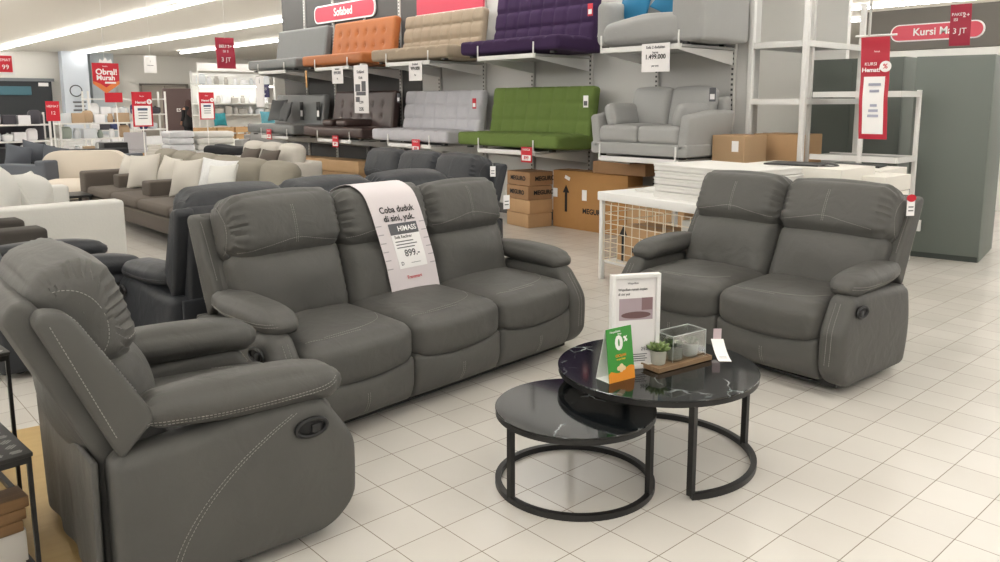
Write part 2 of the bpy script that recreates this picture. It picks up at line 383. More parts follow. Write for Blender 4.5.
# ------------------------------------------------------------------ recliners
SW, AW = .585, .12
def recliner(name, label, cat, n, loc, rz, M1, ST, dt=.70, group=None, fine=.02, stitched=True, side_seam=False, lever=(1,), head_h=0.0, sw=SW, bb=.50, wd=.15, rd=.79, pl=.54, wx=.040, ht=.25, dzs=(0, 0, 0), ov=(0, 0), wdz=0, pleat=(21, .0070), ax=0, pz=.548, pt=.096):
    root = thing(name, label, cat, (loc[0], loc[1], 0), rz, group)
    W = n*sw/2
    lean = math.atan2(dt-bb-.08, .52)           # lean of the back
    bvh_front, bvh_all = [], []; heads, seats, foots, pads = [], [], [], {}
    def keep(bm, lst): lst.append(bm.copy())
    for i in range(n):
        cx = -W+sw*(i+.5); sg = 1.0
        rs = random.Random(i*7+n)
        ph = rs.uniform(0, 6)
        eo = (ov[0] if i == 0 else 0, ov[1] if i == n-1 else 0); ew = eo[0]+eo[1]; es = (eo[1]-eo[0])/2
        # seat
        def fseat(x, y, z, u, v, w_):
            if w_ < 0 and v < 0: z -= .035*(1-u*u)*min(1, -v*1.4)*(-w_)
            z += .012*v*w_ - (.018*(1-u*u)*(1-v*v) if w_ > .5 else 0)*0
            if w_ > 0: z += .006*math.sin(9*u+ph)*math.exp(-((v-.9)/.25)**2)
            return [x, y, z]
        b = rbox(NB(), (sw-.003, .60, .21), r=.065, puff=(0, .018, .022), step=fine*1.3, fn=fseat, loc=(cx, .315, .345))
        keep(b, bvh_front); seats.append(obj('seat_cushion', b, M1, root))
        # footrest panel
        def ffoot(x, y, z, u, v, w_):
            if w_ > 0: z -= .035*(1-u*u)*w_
            if w_ < 0 and v < 0: y += .05*(-w_)**2
            return [x, y, z]
        b = rbox(NB(), (sw-.004, .12, .23), r=.028, puff=(0, .02, 0), step=fine*1.5, fn=ffoot, loc=(cx, .085, .165))
        keep(b, bvh_front); foots.append(obj('footrest_panel', b, M1, root))
        # lumbar cushion
        T = Matrix.Translation((cx+es, bb, .44+dzs[i])) @ Matrix.Rotation(-lean, 4, 'X')
        def flum(x, y, z, u, v, w_):
            e = sstep(abs(u), .72, 1)
            y += e*.0035*math.sin(z*150+ph)*(1 if v < 0 else 0)
            y += -.012*math.sin(w_*PI)*(1-u*u) if v < 0 else 0
            if w_ < -.5: y += .008*math.sin(14*u+ph)*(1 if v < 0 else 0)*(-w_-.5)*2
            return [x, y, z]
        b = rbox(NB(), (sw-.004+ew, .19, .38), r=.07, puff=(0, .058, 0), step=fine, fn=flum, M=T @ xf((0, .078, .13)))
        keep(b, bvh_front); obj('lumbar_cushion', b, M1, root)
        # headrest cushion, gathered at its sides
        def fhead(x, y, z, u, v, w_):
            e = sstep(abs(u), .60, .95); t = math.atan2(w_, -v)
            amp = pleat[1]*e*(1 if v < .6 else 0)
            s_ = math.sin(t*pleat[0]+ph+2*math.sin(3*t)+u*2)
            y -= amp*s_*math.cos(t); z += amp*s_*max(0, math.sin(t))
            if w_ > 0: z -= .012*u*u*w_
            if w_ < 0 and v < 0: z += .025*(u*u-.35)*(-w_)          # lower edge arcs
            k_ = sstep(abs(u), .75, 1)
            y += k_*.011*(1 if v < 0 else 0)
            return [x, y, z]
        b = rbox(NB(), (sw+.012+ew, ht, .315+head_h), r=.078, puff=(0, .028, .014), step=fine*.72, fn=fhead, M=T @ xf((0, .058, .425+head_h/2)))
        keep(b, bvh_front); heads.append(obj('headrest_cushion', b, M1, root))
    # back shell + lower rear skirt
    prof = [(.58, .10), (rd, .10), (rd, .44), (dt+.15, .88), (dt+.12, .925), (dt+.08, .925), (.56, .45)]
    bs = NB(); prism(bs, prof, 2*W+.05, YZ, bev=.02, seg=3); obj('back_shell', bs, M1, root)
    sk = NB()
    def fsk(x, y, z, u, v, w_):
        return [x, y+.006*math.sin(x*30)*(1-w_)*.5, z]
    rbox(sk, (2*W+AW*1.2, .02, .38), r=.009, step=.03, fn=fsk, loc=(0, rd+.02, .27)); obj('rear_skirt', sk, M1, root)
    # arms
    for s in (-1, 1):
        def farm(x, y, z, u, v, w_):
            zz = z+.265
            f = .012+1.0*max(0, (.16-zz))**2*7 + (.10*sstep(zz, .30, .52))
            wt = max(0, min(1, (.5-v)/1.5)) if v < .5 else 0
            y += f*sstep(-v, -.2, 1)
            x += s*.018*math.sin(min(1, max(0, (zz-.03)/.48))*PI)*(1 if u*s > 0 else 0)
            if v > 0: z -= .03*v*max(0, w_)
            return [x, y, z]
        b = rbox(NB(), (AW, rd-.01, .47), r=.045, step=fine*1.3, fn=farm, loc=(s*(W+AW/2), (rd-.01)/2, .265))
        keep(b, bvh_all); body = obj('arm_panel', b, M1, root)
        def fpad(x, y, z, u, v, w_):
            k_ = 1-.25*sstep(v, .3, 1)-.12*sstep(-v, .6, 1)
            e = sstep(abs(v), .70, 1)
            a = math.atan2(w_, u)
            x = x*k_; z = z*(1-.15*sstep(v, .2, 1)) + e*.003*math.sin(a*16) - .012*sstep(-v, .5, 1) + .012*v
            return [x, y, z]
        b = rbox(NB(), (.172, pl, pt), r=pt/2-.002, puff=(.01, .02, .014), step=fine, fn=fpad, loc=(s*(W+.046)+ax, .665-pl/2, pz))
        keep(b, bvh_all); pad_o = obj('arm_pad', b, M1, root)
        # wing
        wp = [(.63, .56), (min(.73, rd), .455), (dt+wd, .895-wdz), (dt+wd-.02, .925-wdz), (dt+wd-.075, .915-wdz), (dt+wd-.10, .89-wdz)]
        b = NB(); prism(b, wp, .095, Matrix.Translation((s*(W+wx)+ax, 0, 0)) @ YZ, bev=.022, seg=3)
        keep(b, bvh_all); pads[s] = (pad_o, obj('back_wing', b, M1, root), body)
        if s in lever:
            lv = NB(); rg = [(s*(W+AW+.020), .182+.052*math.cos(a*PI/12), .418+.028*math.sin(a*PI/12)) for a in range(24)]
            rg = [(x, y, z) for x, y, z in rg]
            tube(lv, rg, .0075, 8, True)
            h = obj('release_handle', lv, BLACK, root)
            cu = NB(); prism(cu, [(.182+.05*math.cos(a*PI/12), .418+.026*math.sin(a*PI/12)) for a in range(24)], .012, Matrix.Translation((s*(W+AW+.012), 0, 0)) @ YZ, bev=.002)
            obj('handle_cup', cu, mat('handle_cup_black', (8, 8, 9), .7), h)
            lp = NB(); rbox(lp, (.016, .034, .03), r=.006, step=.02, loc=(s*(W+AW+.020), .167, .413)); obj('pull_lever', lp, BLACK, h)
    # base plinth and feet
    obj('base_frame', box(NB(), (2*W+AW, .58, .05), (0, .41, .05)), BLACK, root, smooth=False)
    for sx in (-1, 1):
        for yy in (.34, .66):
            obj('foot', lathe(NB(), [(.022, 0), (.026, .004), (.022, .035)], 12, (sx*(W-.02), yy, 0)), BLACK, root)
    # stitching, each run a sub-part of what it is sewn on
    if stitched:
        B = merge_bvh(bvh_front); A = merge_bvh(bvh_all)
        for i in range(n):
            cx = -W+sw*(i+.5); st = NB()
            for o_ in (-.005, .005): stitch(st, B, [(cx+o_, .4, .81), (cx+o_, .4, .99)], (0, 1, -.15), reach=.6)
            stitch(st, B, curve([(cx-.27, .4, .765), (cx-.12, .4, .795), (cx, .4, .815), (cx+.12, .4, .795), (cx+.27, .4, .765)], 8), (0, 1, 0), reach=.6)
            for s_, on in ((-1, i == 0), (1, i == n-1)):
                if on:
                    T = Matrix.Translation((0, bb, .44+dzs[i])) @ Matrix.Rotation(-lean, 4, 'X')
                    cvp = [T @ Vector((s_*(W+.3), .058+ht*.22-ht*.44*math.sin(max(0, q)*PI/2), .425+head_h/2+.115*math.cos(q*PI/2))) for q in [k_/8 for k_ in range(0, 16)]]
                    stitch(st, B, cvp, (-s_, 0, 0), reach=.5)
            obj('stitching', st, ST, heads[i]); st = NB()
            stitch(st, B, curve([(cx-.16, .09, .5), (cx+.04, .10, .5), (cx+.17, .15, .5), (cx+.235, .25, .5)], 8), (0, .1, -1))
            stitch(st, B, curve([(cx+.02, .075, .5), (cx-.15, .075, .5), (cx-.25, .10, .5)], 8), (0, .1, -1))
            obj('stitching', st, ST, seats[i]); st = NB()
            for o_ in (-.006, .006): stitch(st, B, [(cx+o_, 0, .09), (cx+o_, 0, .19)], (0, 1, 0))
            obj('stitching', st, ST, foots[i])
        for s in (-1, 1):
            pd, wg, pn = pads[s]; st = NB()
            for dz in (-.006, .006):
                stitch(st, A, curve([(s*(W+.3), .66, .538+dz), (s*(W+.3), .40, .528+dz), (s*(W+.3), .15, .533+dz), (s*(W+.3), .07, .55+dz)], 10), (-s, 0, 0))
            obj('stitching', st, ST, pd); st = NB()
            e0, e1 = (min(.73, rd)+.012, .53), (dt+wd-.035, .87)
            stitch(st, A, [(s*(W+.3), e0[0], e0[1]), (s*(W+.3), e1[0], e1[1])], (-s, 0, 0))
            stitch(st, A, [(s*(W+wx+.022)+ax, 0, .64), (s*(W+wx+.022)+ax, 0, .90)], (0, 1, 0), reach=1.0)
            obj('stitching', st, ST, wg); st = NB()
            for dz in (-.012, .012): stitch(st, A, curve([(s*(W+.06)+dz, -.2, .46), (s*(W+.065)+dz, -.2, .30), (s*(W+.06)+dz, -.2, .16)], 5), (0, 1, 0))
            if side_seam:
                for o_ in (-.008, .008):
                    stitch(st, A, curve([(s*(W+.3), .23+o_, .47), (s*(W+.3), .31+o_, .43), (s*(W+.3), .42+o_, .36), (s*(W+.3), .52+o_, .27), (s*(W+.3), .59+o_, .17), (s*(W+.3), .63+o_, .06)], 10), (-s, 0, 0))
            obj('stitching', st, ST, pn)
    for b_ in bvh_front+bvh_all: b_.free()
    return root

chair = recliner('recliner_armchair', 'grey recliner armchair in the left foreground, back turned to the camera', 'armchair', 1, (-.392, -.005), R(88), GREY, STITCH, dt=.825, fine=.014, side_seam=True, lever=(-1,), head_h=.02, bb=.58, wd=.09, rd=.775, pl=.61, pz=.556, pt=.108, wx=.058, ht=.215, wdz=.02, pleat=(32, .0058))
sofa = recliner('recliner_sofa', 'grey three-seat recliner sofa with a white paper banner over its middle seat', 'sofa', 3, (.637, .289), R(5.2), GREY, STITCH, dt=.735, fine=.018, lever=(-1,), head_h=-.01, dzs=(.034, .014, 0), pl=.53, pt=.094, pz=.546, ax=.025)
lovs = recliner('recliner_loveseat', 'grey two-seat recliner loveseat behind the black coffee tables', 'loveseat', 2, (1.927, -.256), R(-92.2), GREY, STITCH, dt=.815, fine=.018, lever=(1,), head_h=.01, wd=.115, sw=.592, dzs=(.022, .014), ov=(0, .04), rd=.755, pl=.52)
b2b = recliner('recliner_sofa', 'charcoal recliner sofa standing back to back with the grey three-seat sofa', 'sofa', 3, (.58, 2.17), R(182.5), DARK, DSTITCH, dt=.70, fine=.026, lever=(1,), stitched=True)
dch = recliner('recliner_armchair', 'charcoal recliner armchair beyond the foreground armchair, both arms pointing right', 'armchair', 1, (-.24, 2.47), R(90), DARK, DSTITCH, dt=.98, bb=.66, rd=.79, wd=.10, pl=.64, fine=.026, lever=(-1,), stitched=False)
fsofa = recliner('recliner_sofa', 'charcoal three-seat recliner sofa in front of the brown cartons', 'sofa', 3, (1.95, 3.26), R(-90), DARK, DSTITCH, dt=.73, fine=.026, lever=(1,), stitched=True, sw=.555, wd=.14)

# ------------------------------------------------------------------ paper banner draped over the sofa
def banner():
    t = thing('paper_banner', 'long white paper banner draped over the middle seat of the grey sofa', 'banner', sofa.location, R(5.2))
    # path (y,z) from behind over the headrest to the seat
    # taut outline of the middle seat back, measured on the cushions themselves
    cs = [o for o in sofa.children if o.name.startswith(('lumbar_cushion', 'headrest_cushion'))]
    vs, fs = [], []
    for o in cs:
        k0 = len(vs); vs += [v.co.copy() for v in o.data.vertices]; fs += [[i+k0 for i in p.vertices] for p in o.data.polygons]
    T_ = BVHTree.FromPolygons(vs, fs); pts = []
    for k_ in range(48):
        z = .47+.53*k_/47; ys = [h[0].y for x in (-.2, -.1, 0, .1, .2) for h in [T_.ray_cast(Vector((x, -.5, z)), Vector((0, 1, 0)))] if h[0] is not None]
        if ys: pts.append((min(ys), z))
    for k_ in range(24):
        y = .50+.35*k_/23; zs = [h[0].z for x in (-.2, -.1, 0, .1, .2) for h in [T_.ray_cast(Vector((x, y, 1.5)), Vector((0, 0, -1)))] if h[0] is not None]
        if zs: pts.append((y, max(zs)))
    pts.append((.80, .93)); pts.append((pts[0][0]-.012, .462))
    pts = sorted(set((round(a, 4), round(b, 4)) for a, b in pts))
    hull = []
    for p in pts:                                  # upper-left hull
        while len(hull) >= 2 and (hull[-1][0]-hull[-2][0])*(p[1]-hull[-2][1])-(hull[-1][1]-hull[-2][1])*(p[0]-hull[-2][0]) >= 0: hull.pop()
        hull.append(p)
    hull = hull[::-1]
    hull = [(.862, .74), (.858, .88)]+[h for h in hull if h[0] < .80]
    path = [Vector((0, a, b)) for a, b in hull]
    fine_p = []
    for a, b in zip(path, path[1:]):
        n_ = max(1, int((b-a).length/.012)); fine_p += [a.lerp(b, i/n_) for i in range(n_)]
    path = fine_p+[path[-1]]
    for _ in range(6): path = [path[0]]+[(path[i-1]+path[i]*2+path[i+1])/4 for i in range(1, len(path)-1)]+[path[-1]]
    cen = Vector((0, .70, .72))
    path = [p+(p-cen).normalized()*.008 for p in path]
    ln = [0]
    for a, b in zip(path, path[1:]): ln.append(ln[-1]+(b-a).length)
    tot = ln[-1]
    def P(s, x):                                   # s along, x across (-.5...5)
        s = max(0, min(tot, s))
        for i in range(len(ln)-1):
            if ln[i+1] >= s: q = path[i].lerp(path[i+1], (s-ln[i])/(ln[i+1]-ln[i])); dr = (path[i+1]-path[i]).normalized(); break
        c = -.045+.13*max(0, (s-.2))/(tot-.2)
        nrm = Vector((0, -dr.z, dr.y)) if False else Vector((0, dr.z, -dr.y))
        return Vector((c+x, q.y, q.z)), nrm
    _, nn = P(tot*.8, 0); sgn = 1 if nn.y < 0 else -1
    def sheet(s0, s1, x0, x1, off, th=.0016, ns=None, nx=6):
        bm = NB(); ns = ns or max(2, int((s1-s0)/.02)); rows = []
        for lay in (0, 1):
            g_ = []
            for i in range(ns+1):
                r_ = []
                for j in range(nx+1):
                    p, nr = P(s0+(s1-s0)*i/ns, x0+(x1-x0)*j/nx); r_.append(bm.verts.new(p+nr*sgn*(off+th*lay)))
                g_.append(r_)
            rows.append(g_)
        for lay in (0, 1):
            for i in range(ns):
                for j in range(nx): bm.faces.new((rows[lay][i][j], rows[lay][i][j+1], rows[lay][i+1][j+1], rows[lay][i+1][j]))
        for i in range(ns):
            for j in (0, nx): bm.faces.new((rows[0][i][j], rows[0][i+1][j], rows[1][i+1][j], rows[1][i][j]))
        for j in range(nx):
            for i in (0, ns): bm.faces.new((rows[0][i][j], rows[0][i][j+1], rows[1][i][j+1], rows[1][i][j]))
        return bm
    obj('paper_sheet', sheet(0, tot, -.165, .165, 0), mat('banner_paper', (222, 214, 216), .7), t)
    def words(s, st, size, m, dx=0, bold=.02, name='lettering'):
        cu = bpy.data.curves.new('t', 'FONT'); cu.body = s; cu.size = size; cu.align_x = 'CENTER'; cu.align_y = 'CENTER'; cu.offset = bold*size; cu.resolution_u = 3
        o = bpy.data.objects.new('t', cu); C.objects.link(o); dg = bpy.context.evaluated_depsgraph_get(); me = bpy.data.meshes.new_from_object(o.evaluated_get(dg))
        C.objects.unlink(o); bpy.data.objects.remove(o); bpy.data.curves.remove(cu)
        for v in me.vertices:
            p, nr = P(st-v.co.y, v.co.x+dx); v.co = p+nr*sgn*.0062
        me.materials.clear(); obj(name, me, m, t, smooth=False)
    words('Coba duduk', tot-.435, .046, INK); words('di sini, yuk.', tot-.39, .046, INK)
    obj('label_band', sheet(tot-.362, tot-.303, -.085, .105, .003, ns=3), INKG, t); words('HIMASS', tot-.332, .038, WHITEP, .03)
    obj('price_label', sheet(tot-.303, tot-.125, -.085, .105, .003), WHITEP, t)
    words('Sofa Recliner', tot-.289, .022, INK, -.01)
    for i in range(3): obj('printed_line', sheet(tot-.268+.016*i, tot-.263+.016*i, -.07, .05+.02*(i % 2), .005, th=.001, ns=1), INKG, t)
    words('899.-', tot-.20, .05, INKG, .02); words('D', tot-.15, .026, INKG, -.06); words('----------', tot-.15, .02, INKG, .03)
    words('Transmart', tot-.075, .024, RED, 0)
    for sx in (-1, 1):
        for i in range(6):
            obj('printed_rung', sheet(tot-.36+.045*i, tot-.355+.045*i, sx*.145-.018, sx*.145+.018, .0025, th=.001, ns=1, nx=1), mat('light_grey_ink', (170, 164, 168), .7), t)
banner()

# ------------------------------------------------------------------ coffee tables
def disc(r, z0, z1, bev=.004, seg=72): return lathe(NB(), [(0, z0), (r-bev, z0), (r, z0+bev), (r, z1-bev), (r-bev, z1), (0, z1)], seg)
t = thing('coffee_table', 'smaller lower round black marble coffee table on a full ring base', 'coffee table', (.378, -.672, 0), 0)
o = obj('tabletop', disc(.302, .296, .303, bev=.0015), MARBLE, t)
obj('top_rim', tube(NB(), [(.291*math.cos(a*PI/36), .291*math.sin(a*PI/36), .286) for a in range(72)], .0095, closed=True, square=True), BLACKM, t)
obj('base_ring', tube(NB(), [(.292*math.cos(a*PI/36), .292*math.sin(a*PI/36), .0115) for a in range(72)], .011, closed=True, square=True), BLACKM, t)
for px_, py_ in ((.087, -.635), (.472, -.958), (.565, -.481)):
    a = math.atan2(py_+.68, px_-.37); rr = .292
    obj('leg', tube(NB(), [(rr*math.cos(a), rr*math.sin(a), .014), (rr*math.cos(a), rr*math.sin(a), .28)], .0105, square=True), BLACKM, t)
t = thing('coffee_table', 'larger taller round black marble coffee table on a half ring base', 'coffee table', (.80, -.73, 0), 0)
obj('tabletop', disc(.40, .373, .38, bev=.0015), MARBLE, t)
obj('top_rim', tube(NB(), [(.388*math.cos(a*PI/36), .388*math.sin(a*PI/36), .363) for a in range(72)], .0095, closed=True, square=True), BLACKM, t)
a0 = math.atan2(-1.065+.73, .579-.80); a1 = a0+PI
obj('base_ring', tube(NB(), [(.39*math.cos(a0+(a1-a0)*i/40), .39*math.sin(a0+(a1-a0)*i/40), .0125) for i in range(41)], .0115, square=True), BLACKM, t)
for a in (a0, (a0+a1)/2, a1):
    rr = .39 if a != a0 else .386
    obj('leg', tube(NB(), [(rr*math.cos(a), rr*math.sin(a), .015), (rr*math.cos(a), rr*math.sin(a), .356)], .0115, square=True), BLACKM, t)
TZ = .38

# white framed notice
t = thing('framed_notice', 'white framed upright notice with a room picture standing on the larger table', 'sign holder', (.700, -.690, TZ), R(-29))
fr = NB(); FW, FH = .205, .385
for x, ww, z, hh in ((-FW/2+.008, .016, FH/2, FH), (FW/2-.008, .016, FH/2, FH)): box(fr, (ww, .03, hh), (x, 0, z), bev=.002)
for z in (.008, FH-.008): box(fr, (FW-.03, .03, .016), (0, 0, z), bev=.002)
obj('frame', fr, WHITE, t)
obj('back_panel', box(NB(), (FW-.03, .006, FH-.03), (0, .004, FH/2)), WHITE, t, smooth=False)
obj('paper_insert', box(NB(), (FW-.034, .002, FH-.034), (0, -.001, FH/2)), PAPER, t, smooth=False)
text('Wujudkan', .011, INKG, t, (-.01, -.003, FH-.037)); text('Wujudkan rumah impian', .0145, INK, t, (-.072, -.003, FH-.062), align='LEFT', sx=.85); text('di sini yuk', .0145, INK, t, (-.072, -.003, FH-.08), align='LEFT', sx=.85)
pic = obj('room_picture', box(NB(), (.142, .001, .088), (.004, -.0028, FH-.142)), mat('picture_mauve', (176, 160, 166), .6), t, smooth=False)
pf = NB(); prism(pf, [(.05*math.cos(a*PI/12)*1.25+.0, .014*math.sin(a*PI/12)) for a in range(24)], .001, Matrix.Translation((.004, -.0036, FH-.166)) @ XZ); obj('pictured_rug', pf, mat('picture_brown', (112, 84, 84), .6), pic)
pf = NB(); box(pf, (.045, .001, .05), (.05, -.0036, FH-.122)); obj('pictured_cabinet', pf, mat('picture_brown2', (136, 110, 112), .6), pic)
text('25%', .02, INKG, t, (.045, -.003, .078)); 
for i in range(4): obj('printed_line', box(NB(), (.09-.015*(i % 2), .001, .003), (-.02+.03, -.0028, .057-.009*i)), INKG, t, smooth=False)

# green 0% tent card
t = thing('tent_card', 'green and orange folded tent card reading 0% on the larger table', 'tent card', (.555, -.728, TZ), R(-8))
def leafpan(y0, y1, m, nm):
    bm = NB(); A = Vector((0, y0, 0)); B_ = Vector((0, y1, .205)); L_ = (B_-A)
    prism(bm, [(-.066, 0), (.066, 0), (.062, L_.length), (-.066, L_.length)], .0016, Matrix.Translation(A) @ Matrix.Rotation(math.atan2(L_.z, L_.y), 4, 'X'))
    return obj(nm, bm, m, t, smooth=False)
leafpan(-.026, -.001, GREEN, 'front_panel'); leafpan(.05, .001, WHITEP, 'rear_panel')
obj('base_panel', box(NB(), (.13, .075, .0016), (0, .012, .001)), WHITEP, t, smooth=False)
ang = math.atan2(.205, .025)
def onfront(fn):
    return Matrix.Translation((0, -.026, 0)) @ Matrix.Rotation(ang, 4, 'X')
FM = onfront(None)
bm = NB(); pts = [(-.066, 0), (.066, 0), (.066, .048)]+[(.066-.132*i/10, .048+.008*math.sin(i*.75+.3)-.012*i/10) for i in range(1, 10)]+[(-.066, .034)]
prism(bm, pts, .0006, FM @ Matrix.Translation((0, 0, .0012))); obj('orange_field', bm, ORANGE, t, smooth=False)
def ftext(s, size, m, x, y, **k):
    o = text(s, size, m, t, (0, 0, 0), (0, 0, 0), **k); o.data.transform(FM @ Matrix.Translation((x, y, .002))); return o
ftext('0', .072, WHITEP, -.006, .145, bold=.05); ftext('%', .028, WHITEP, .028, .158, bold=.03); ftext('HanyaDisini', .011, WHITEP, -.022, .192); ftext('bunga', .008, WHITEP, 0, .182)
ftext('CICILAN', .014, ORANGE, 0, .098, bold=.02); ftext('tanpa biaya', .010, mat('yellow_print', (240, 210, 70), .5), 0, .085)
bm = NB()
for i, (x, y, r_) in enumerate(((-.014, .05, .009), (0, .056, .011), (.012, .048, .009), (-.002, .044, .01))):
    prism(bm, [(x+r_*math.cos(a*PI/6), y+r_*math.sin(a*PI/6)) for a in range(12)], .0006, FM @ Matrix.Translation((0, 0, .0017+.0002*i)))
obj('printed_food', bm, mat('cream_print', (240, 214, 170), .5), t, smooth=False)

# succulents on a wooden tray under an acrylic cover
TX_, TY_ = .872, -.765
TR = R(-8)
woodt = wood_mat('tray_wood', (112, 86, 62), (168, 138, 104), 8)
tray = thing('wooden_tray', 'small wooden tray carrying three succulent pots on the larger table', 'tray', (TX_, TY_, TZ), TR)
obj('board', rbox(NB(), (.305, .12, .012), r=.003, step=.1, loc=(0, 0, .009)), woodt, tray)
rim = NB()
for y in (-.058, .058): box(rim, (.305, .006, .018), (0, y, .012))
for x in (-.15, .15): box(rim, (.006, .112, .018), (x, 0, .012))
obj('rim', rim, woodt, tray, smooth=False)
POTM = mat('pot_concrete', (176, 176, 164), .85, bump=.1, bscale=90)
SOIL = mat('soil', (60, 48, 36), .95)
def leafm(name, col): return mat(name, col, .45, var=.12, vscale=30)
def succulent(x, label, col, sc, nleaf):
    c, s = math.cos(TR), math.sin(TR)
    t = thing('potted_succulent', label, 'potted plant', (TX_+c*x, TY_+s*x, TZ+.0155), 0)
    obj('pot', lathe(NB(), [(0, 0), (.024, 0), (.028, .004), (.0325, .052), (.0345, .054), (.0345, .058), (.030, .058), (.029, .05), (0, .05)], 28), POTM, t)
    obj('soil', lathe(NB(), [(0, .049), (.0295, .049), (.0295, .052), (0, .054)], 20), SOIL, t)
    rs = random.Random(int(x*1000)); bm = NB()
    for k_ in range(nleaf):
        a = k_*2.399; f = k_/nleaf; el = R(78-62*f) ; ln_ = sc*(.022+.02*f)
        d = Vector((math.cos(a)*math.cos(el), math.sin(a)*math.cos(el), math.sin(el))); b0 = Vector((0, 0, .053))
        side = d.cross(Vector((0, 0, 1))).normalized()
        p = [b0+d*ln_*q + Vector((0, 0, .006*q*q)) for q in (0, .3, .6, .85, 1)]
        tube(bm, p, [.003*sc, .0062*sc, .0075*sc, .005*sc, .0008], 6)
    obj('leaves', bm, leafm('succ_'+str(int(x*100)), col), t)
    return t
succulent(-.095, 'light green spiky succulent in a grey pot at the near left end of the tray', (112, 132, 78), 1.35, 24)
succulent(0, 'dark green succulent in the middle grey pot of the tray', (70, 98, 60), .9, 20)
succulent(.09, 'dark green succulent in the grey pot beside the paper tag', (62, 92, 62), .95, 22)
# clear cover: thin-walled open box lying over the rear of the tray
ACR = bpy.data.materials.new('clear_acrylic'); ACR.use_nodes = True
nt = ACR.node_tree; nt.nodes.clear(); out = nt.nodes.new('ShaderNodeOutputMaterial'); ms = nt.nodes.new('ShaderNodeMixShader'); tr = nt.nodes.new('ShaderNodeBsdfTransparent'); gl = nt.nodes.new('ShaderNodeBsdfGlossy'); lw = nt.nodes.new('ShaderNodeLayerWeight')
tr.inputs[0].default_value = (.93, .95, .94, 1); gl.inputs['Roughness'].default_value = .08; lw.inputs[0].default_value = .35
mm = nt.nodes.new('ShaderNodeMath'); mm.operation = 'MULTIPLY_ADD'; mm.inputs[1].default_value = .75; mm.inputs[2].default_value = .06
nt.links.new(lw.outputs['Facing'], mm.inputs[0]); nt.links.new(mm.outputs[0], ms.inputs[0]); nt.links.new(tr.outputs[0], ms.inputs[1]); nt.links.new(gl.outputs[0], ms.inputs[2]); nt.links.new(ms.outputs[0], out.inputs[0])
cov = thing('clear_cover', 'clear plastic display cover over the tray of succulents', 'cover', (TX_+.044, TY_+.006, TZ+.021), TR)
bm = NB(); cw, cd, ch_ = .19, .10, .105
for s in (-1, 1): box(bm, (cw, .002, ch_), (0, s*cd/2, ch_/2)); box(bm, (.002, cd-.004, ch_), (s*cw/2, 0, ch_/2))
box(bm, (cw, cd+.002, .002), (0, 0, ch_+.001)); obj('walls', bm, ACR, cov, smooth=False)
bm = NB()
for sx in (-1, 1):
    for sy in (-1, 1): tube(bm, [(sx*cw/2, sy*cd/2, 0), (sx*cw/2, sy*cd/2, ch_)], .0013, 5)
zc = ch_+.002
tube(bm, [(-cw/2, -cd/2, zc), (cw/2, -cd/2, zc), (cw/2, cd/2, zc), (-cw/2, cd/2, zc)], .0015, 5, True)
obj('edge', bm, mat('acrylic_edge', (200, 208, 204), .2), cov)
# paper tag lying by the tray
t = thing('paper_tag', 'white curled price tag hanging from the cover onto the table right of the tray', 'price tag', (1.09, -.84, TZ), R(-134))
bm = NB(); rows = []
for i in range(13):
    q = i/12; z = .003+.05*(1-q)**2; x = -.07+.15*q
    rows.append([bm.verts.new((x, y, z)) for y in (-.026, .026)]+[bm.verts.new((x-.0012, y, z-.0012)) for y in (.026, -.026)])
for A, B_ in zip(rows, rows[1:]):
    for k_ in range(4): bm.faces.new((A[k_], A[(k_+1) % 4], B_[(k_+1) % 4], B_[k_]))
bm.faces.new(rows[0]); bm.faces.new(rows[-1][::-1]); obj('sheet', bm, WHITEP, t)
for i in range(3): obj('printed_line', box(NB(), (.004, .03, .0006), (.035+.01*i, 0, .0075-.002*i)), INKG, t, smooth=False)
obj('hanger_strip', box(NB(), (.0015, .034, .045), (-.071, 0, .075)), mat('pinkish_card', (214, 196, 200), .6), t, smooth=False)

# ------------------------------------------------------------------ sofabed wall
PANL = mat('gondola_panel_light', (200, 199, 196), .6)
PAND = mat('gondola_panel_dark', (84, 83, 82), .7)
struct('wall_middle', box(NB(), (.2, 5.3, 3.45), (5.47, 4.3, 1.725)), PANL)
struct('wall_middle_dark', box(NB(), (.24, 4.2, 3.45), (5.47, 9.05, 1.725)), PAND)
for i, y in enumerate((1.80, 2.72, 3.66, 4.62, 5.54, 6.5, 7.45, 8.4, 9.35, 10.3)):
    t = tag(obj('slotted_upright', rbox(NB(), (.05, .04, 3.2), r=.004, step=10, loc=(0, 0, 1.6)), UPR, loc=(5.345, y, 0), rz=R(-90)),
            'slotted steel upright on the sofabed wall, ' + ('first from its right end', 'second from its right end', 'third from its right end', 'fourth from its right end', 'fifth from its right end', 'sixth from its right end', 'seventh from its right end', 'eighth from its right end', 'second from its left end', 'leftmost of the row')[i], 'shelf upright', 'uprights of the sofabed wall')
SHELFW = mat('shelf_white', (226, 225, 222), .5)
SHELFU = mat('shelf_grey_metal', (176, 176, 174), .5)
CY = (2.26, 4.14, 6.02, 7.92, 9.82)
up_n = ('grey sofa with blue cushions', 'purple tufted sofabed', 'beige tufted sofabed', 'orange buttoned sofabed', 'plain grey sofabed at the left end')
lo_n = ('small light grey loveseat', 'green tufted sofabed', 'pale grey tufted sofabed', 'brown leather sofabed', 'grey sofabed with loose cushions')
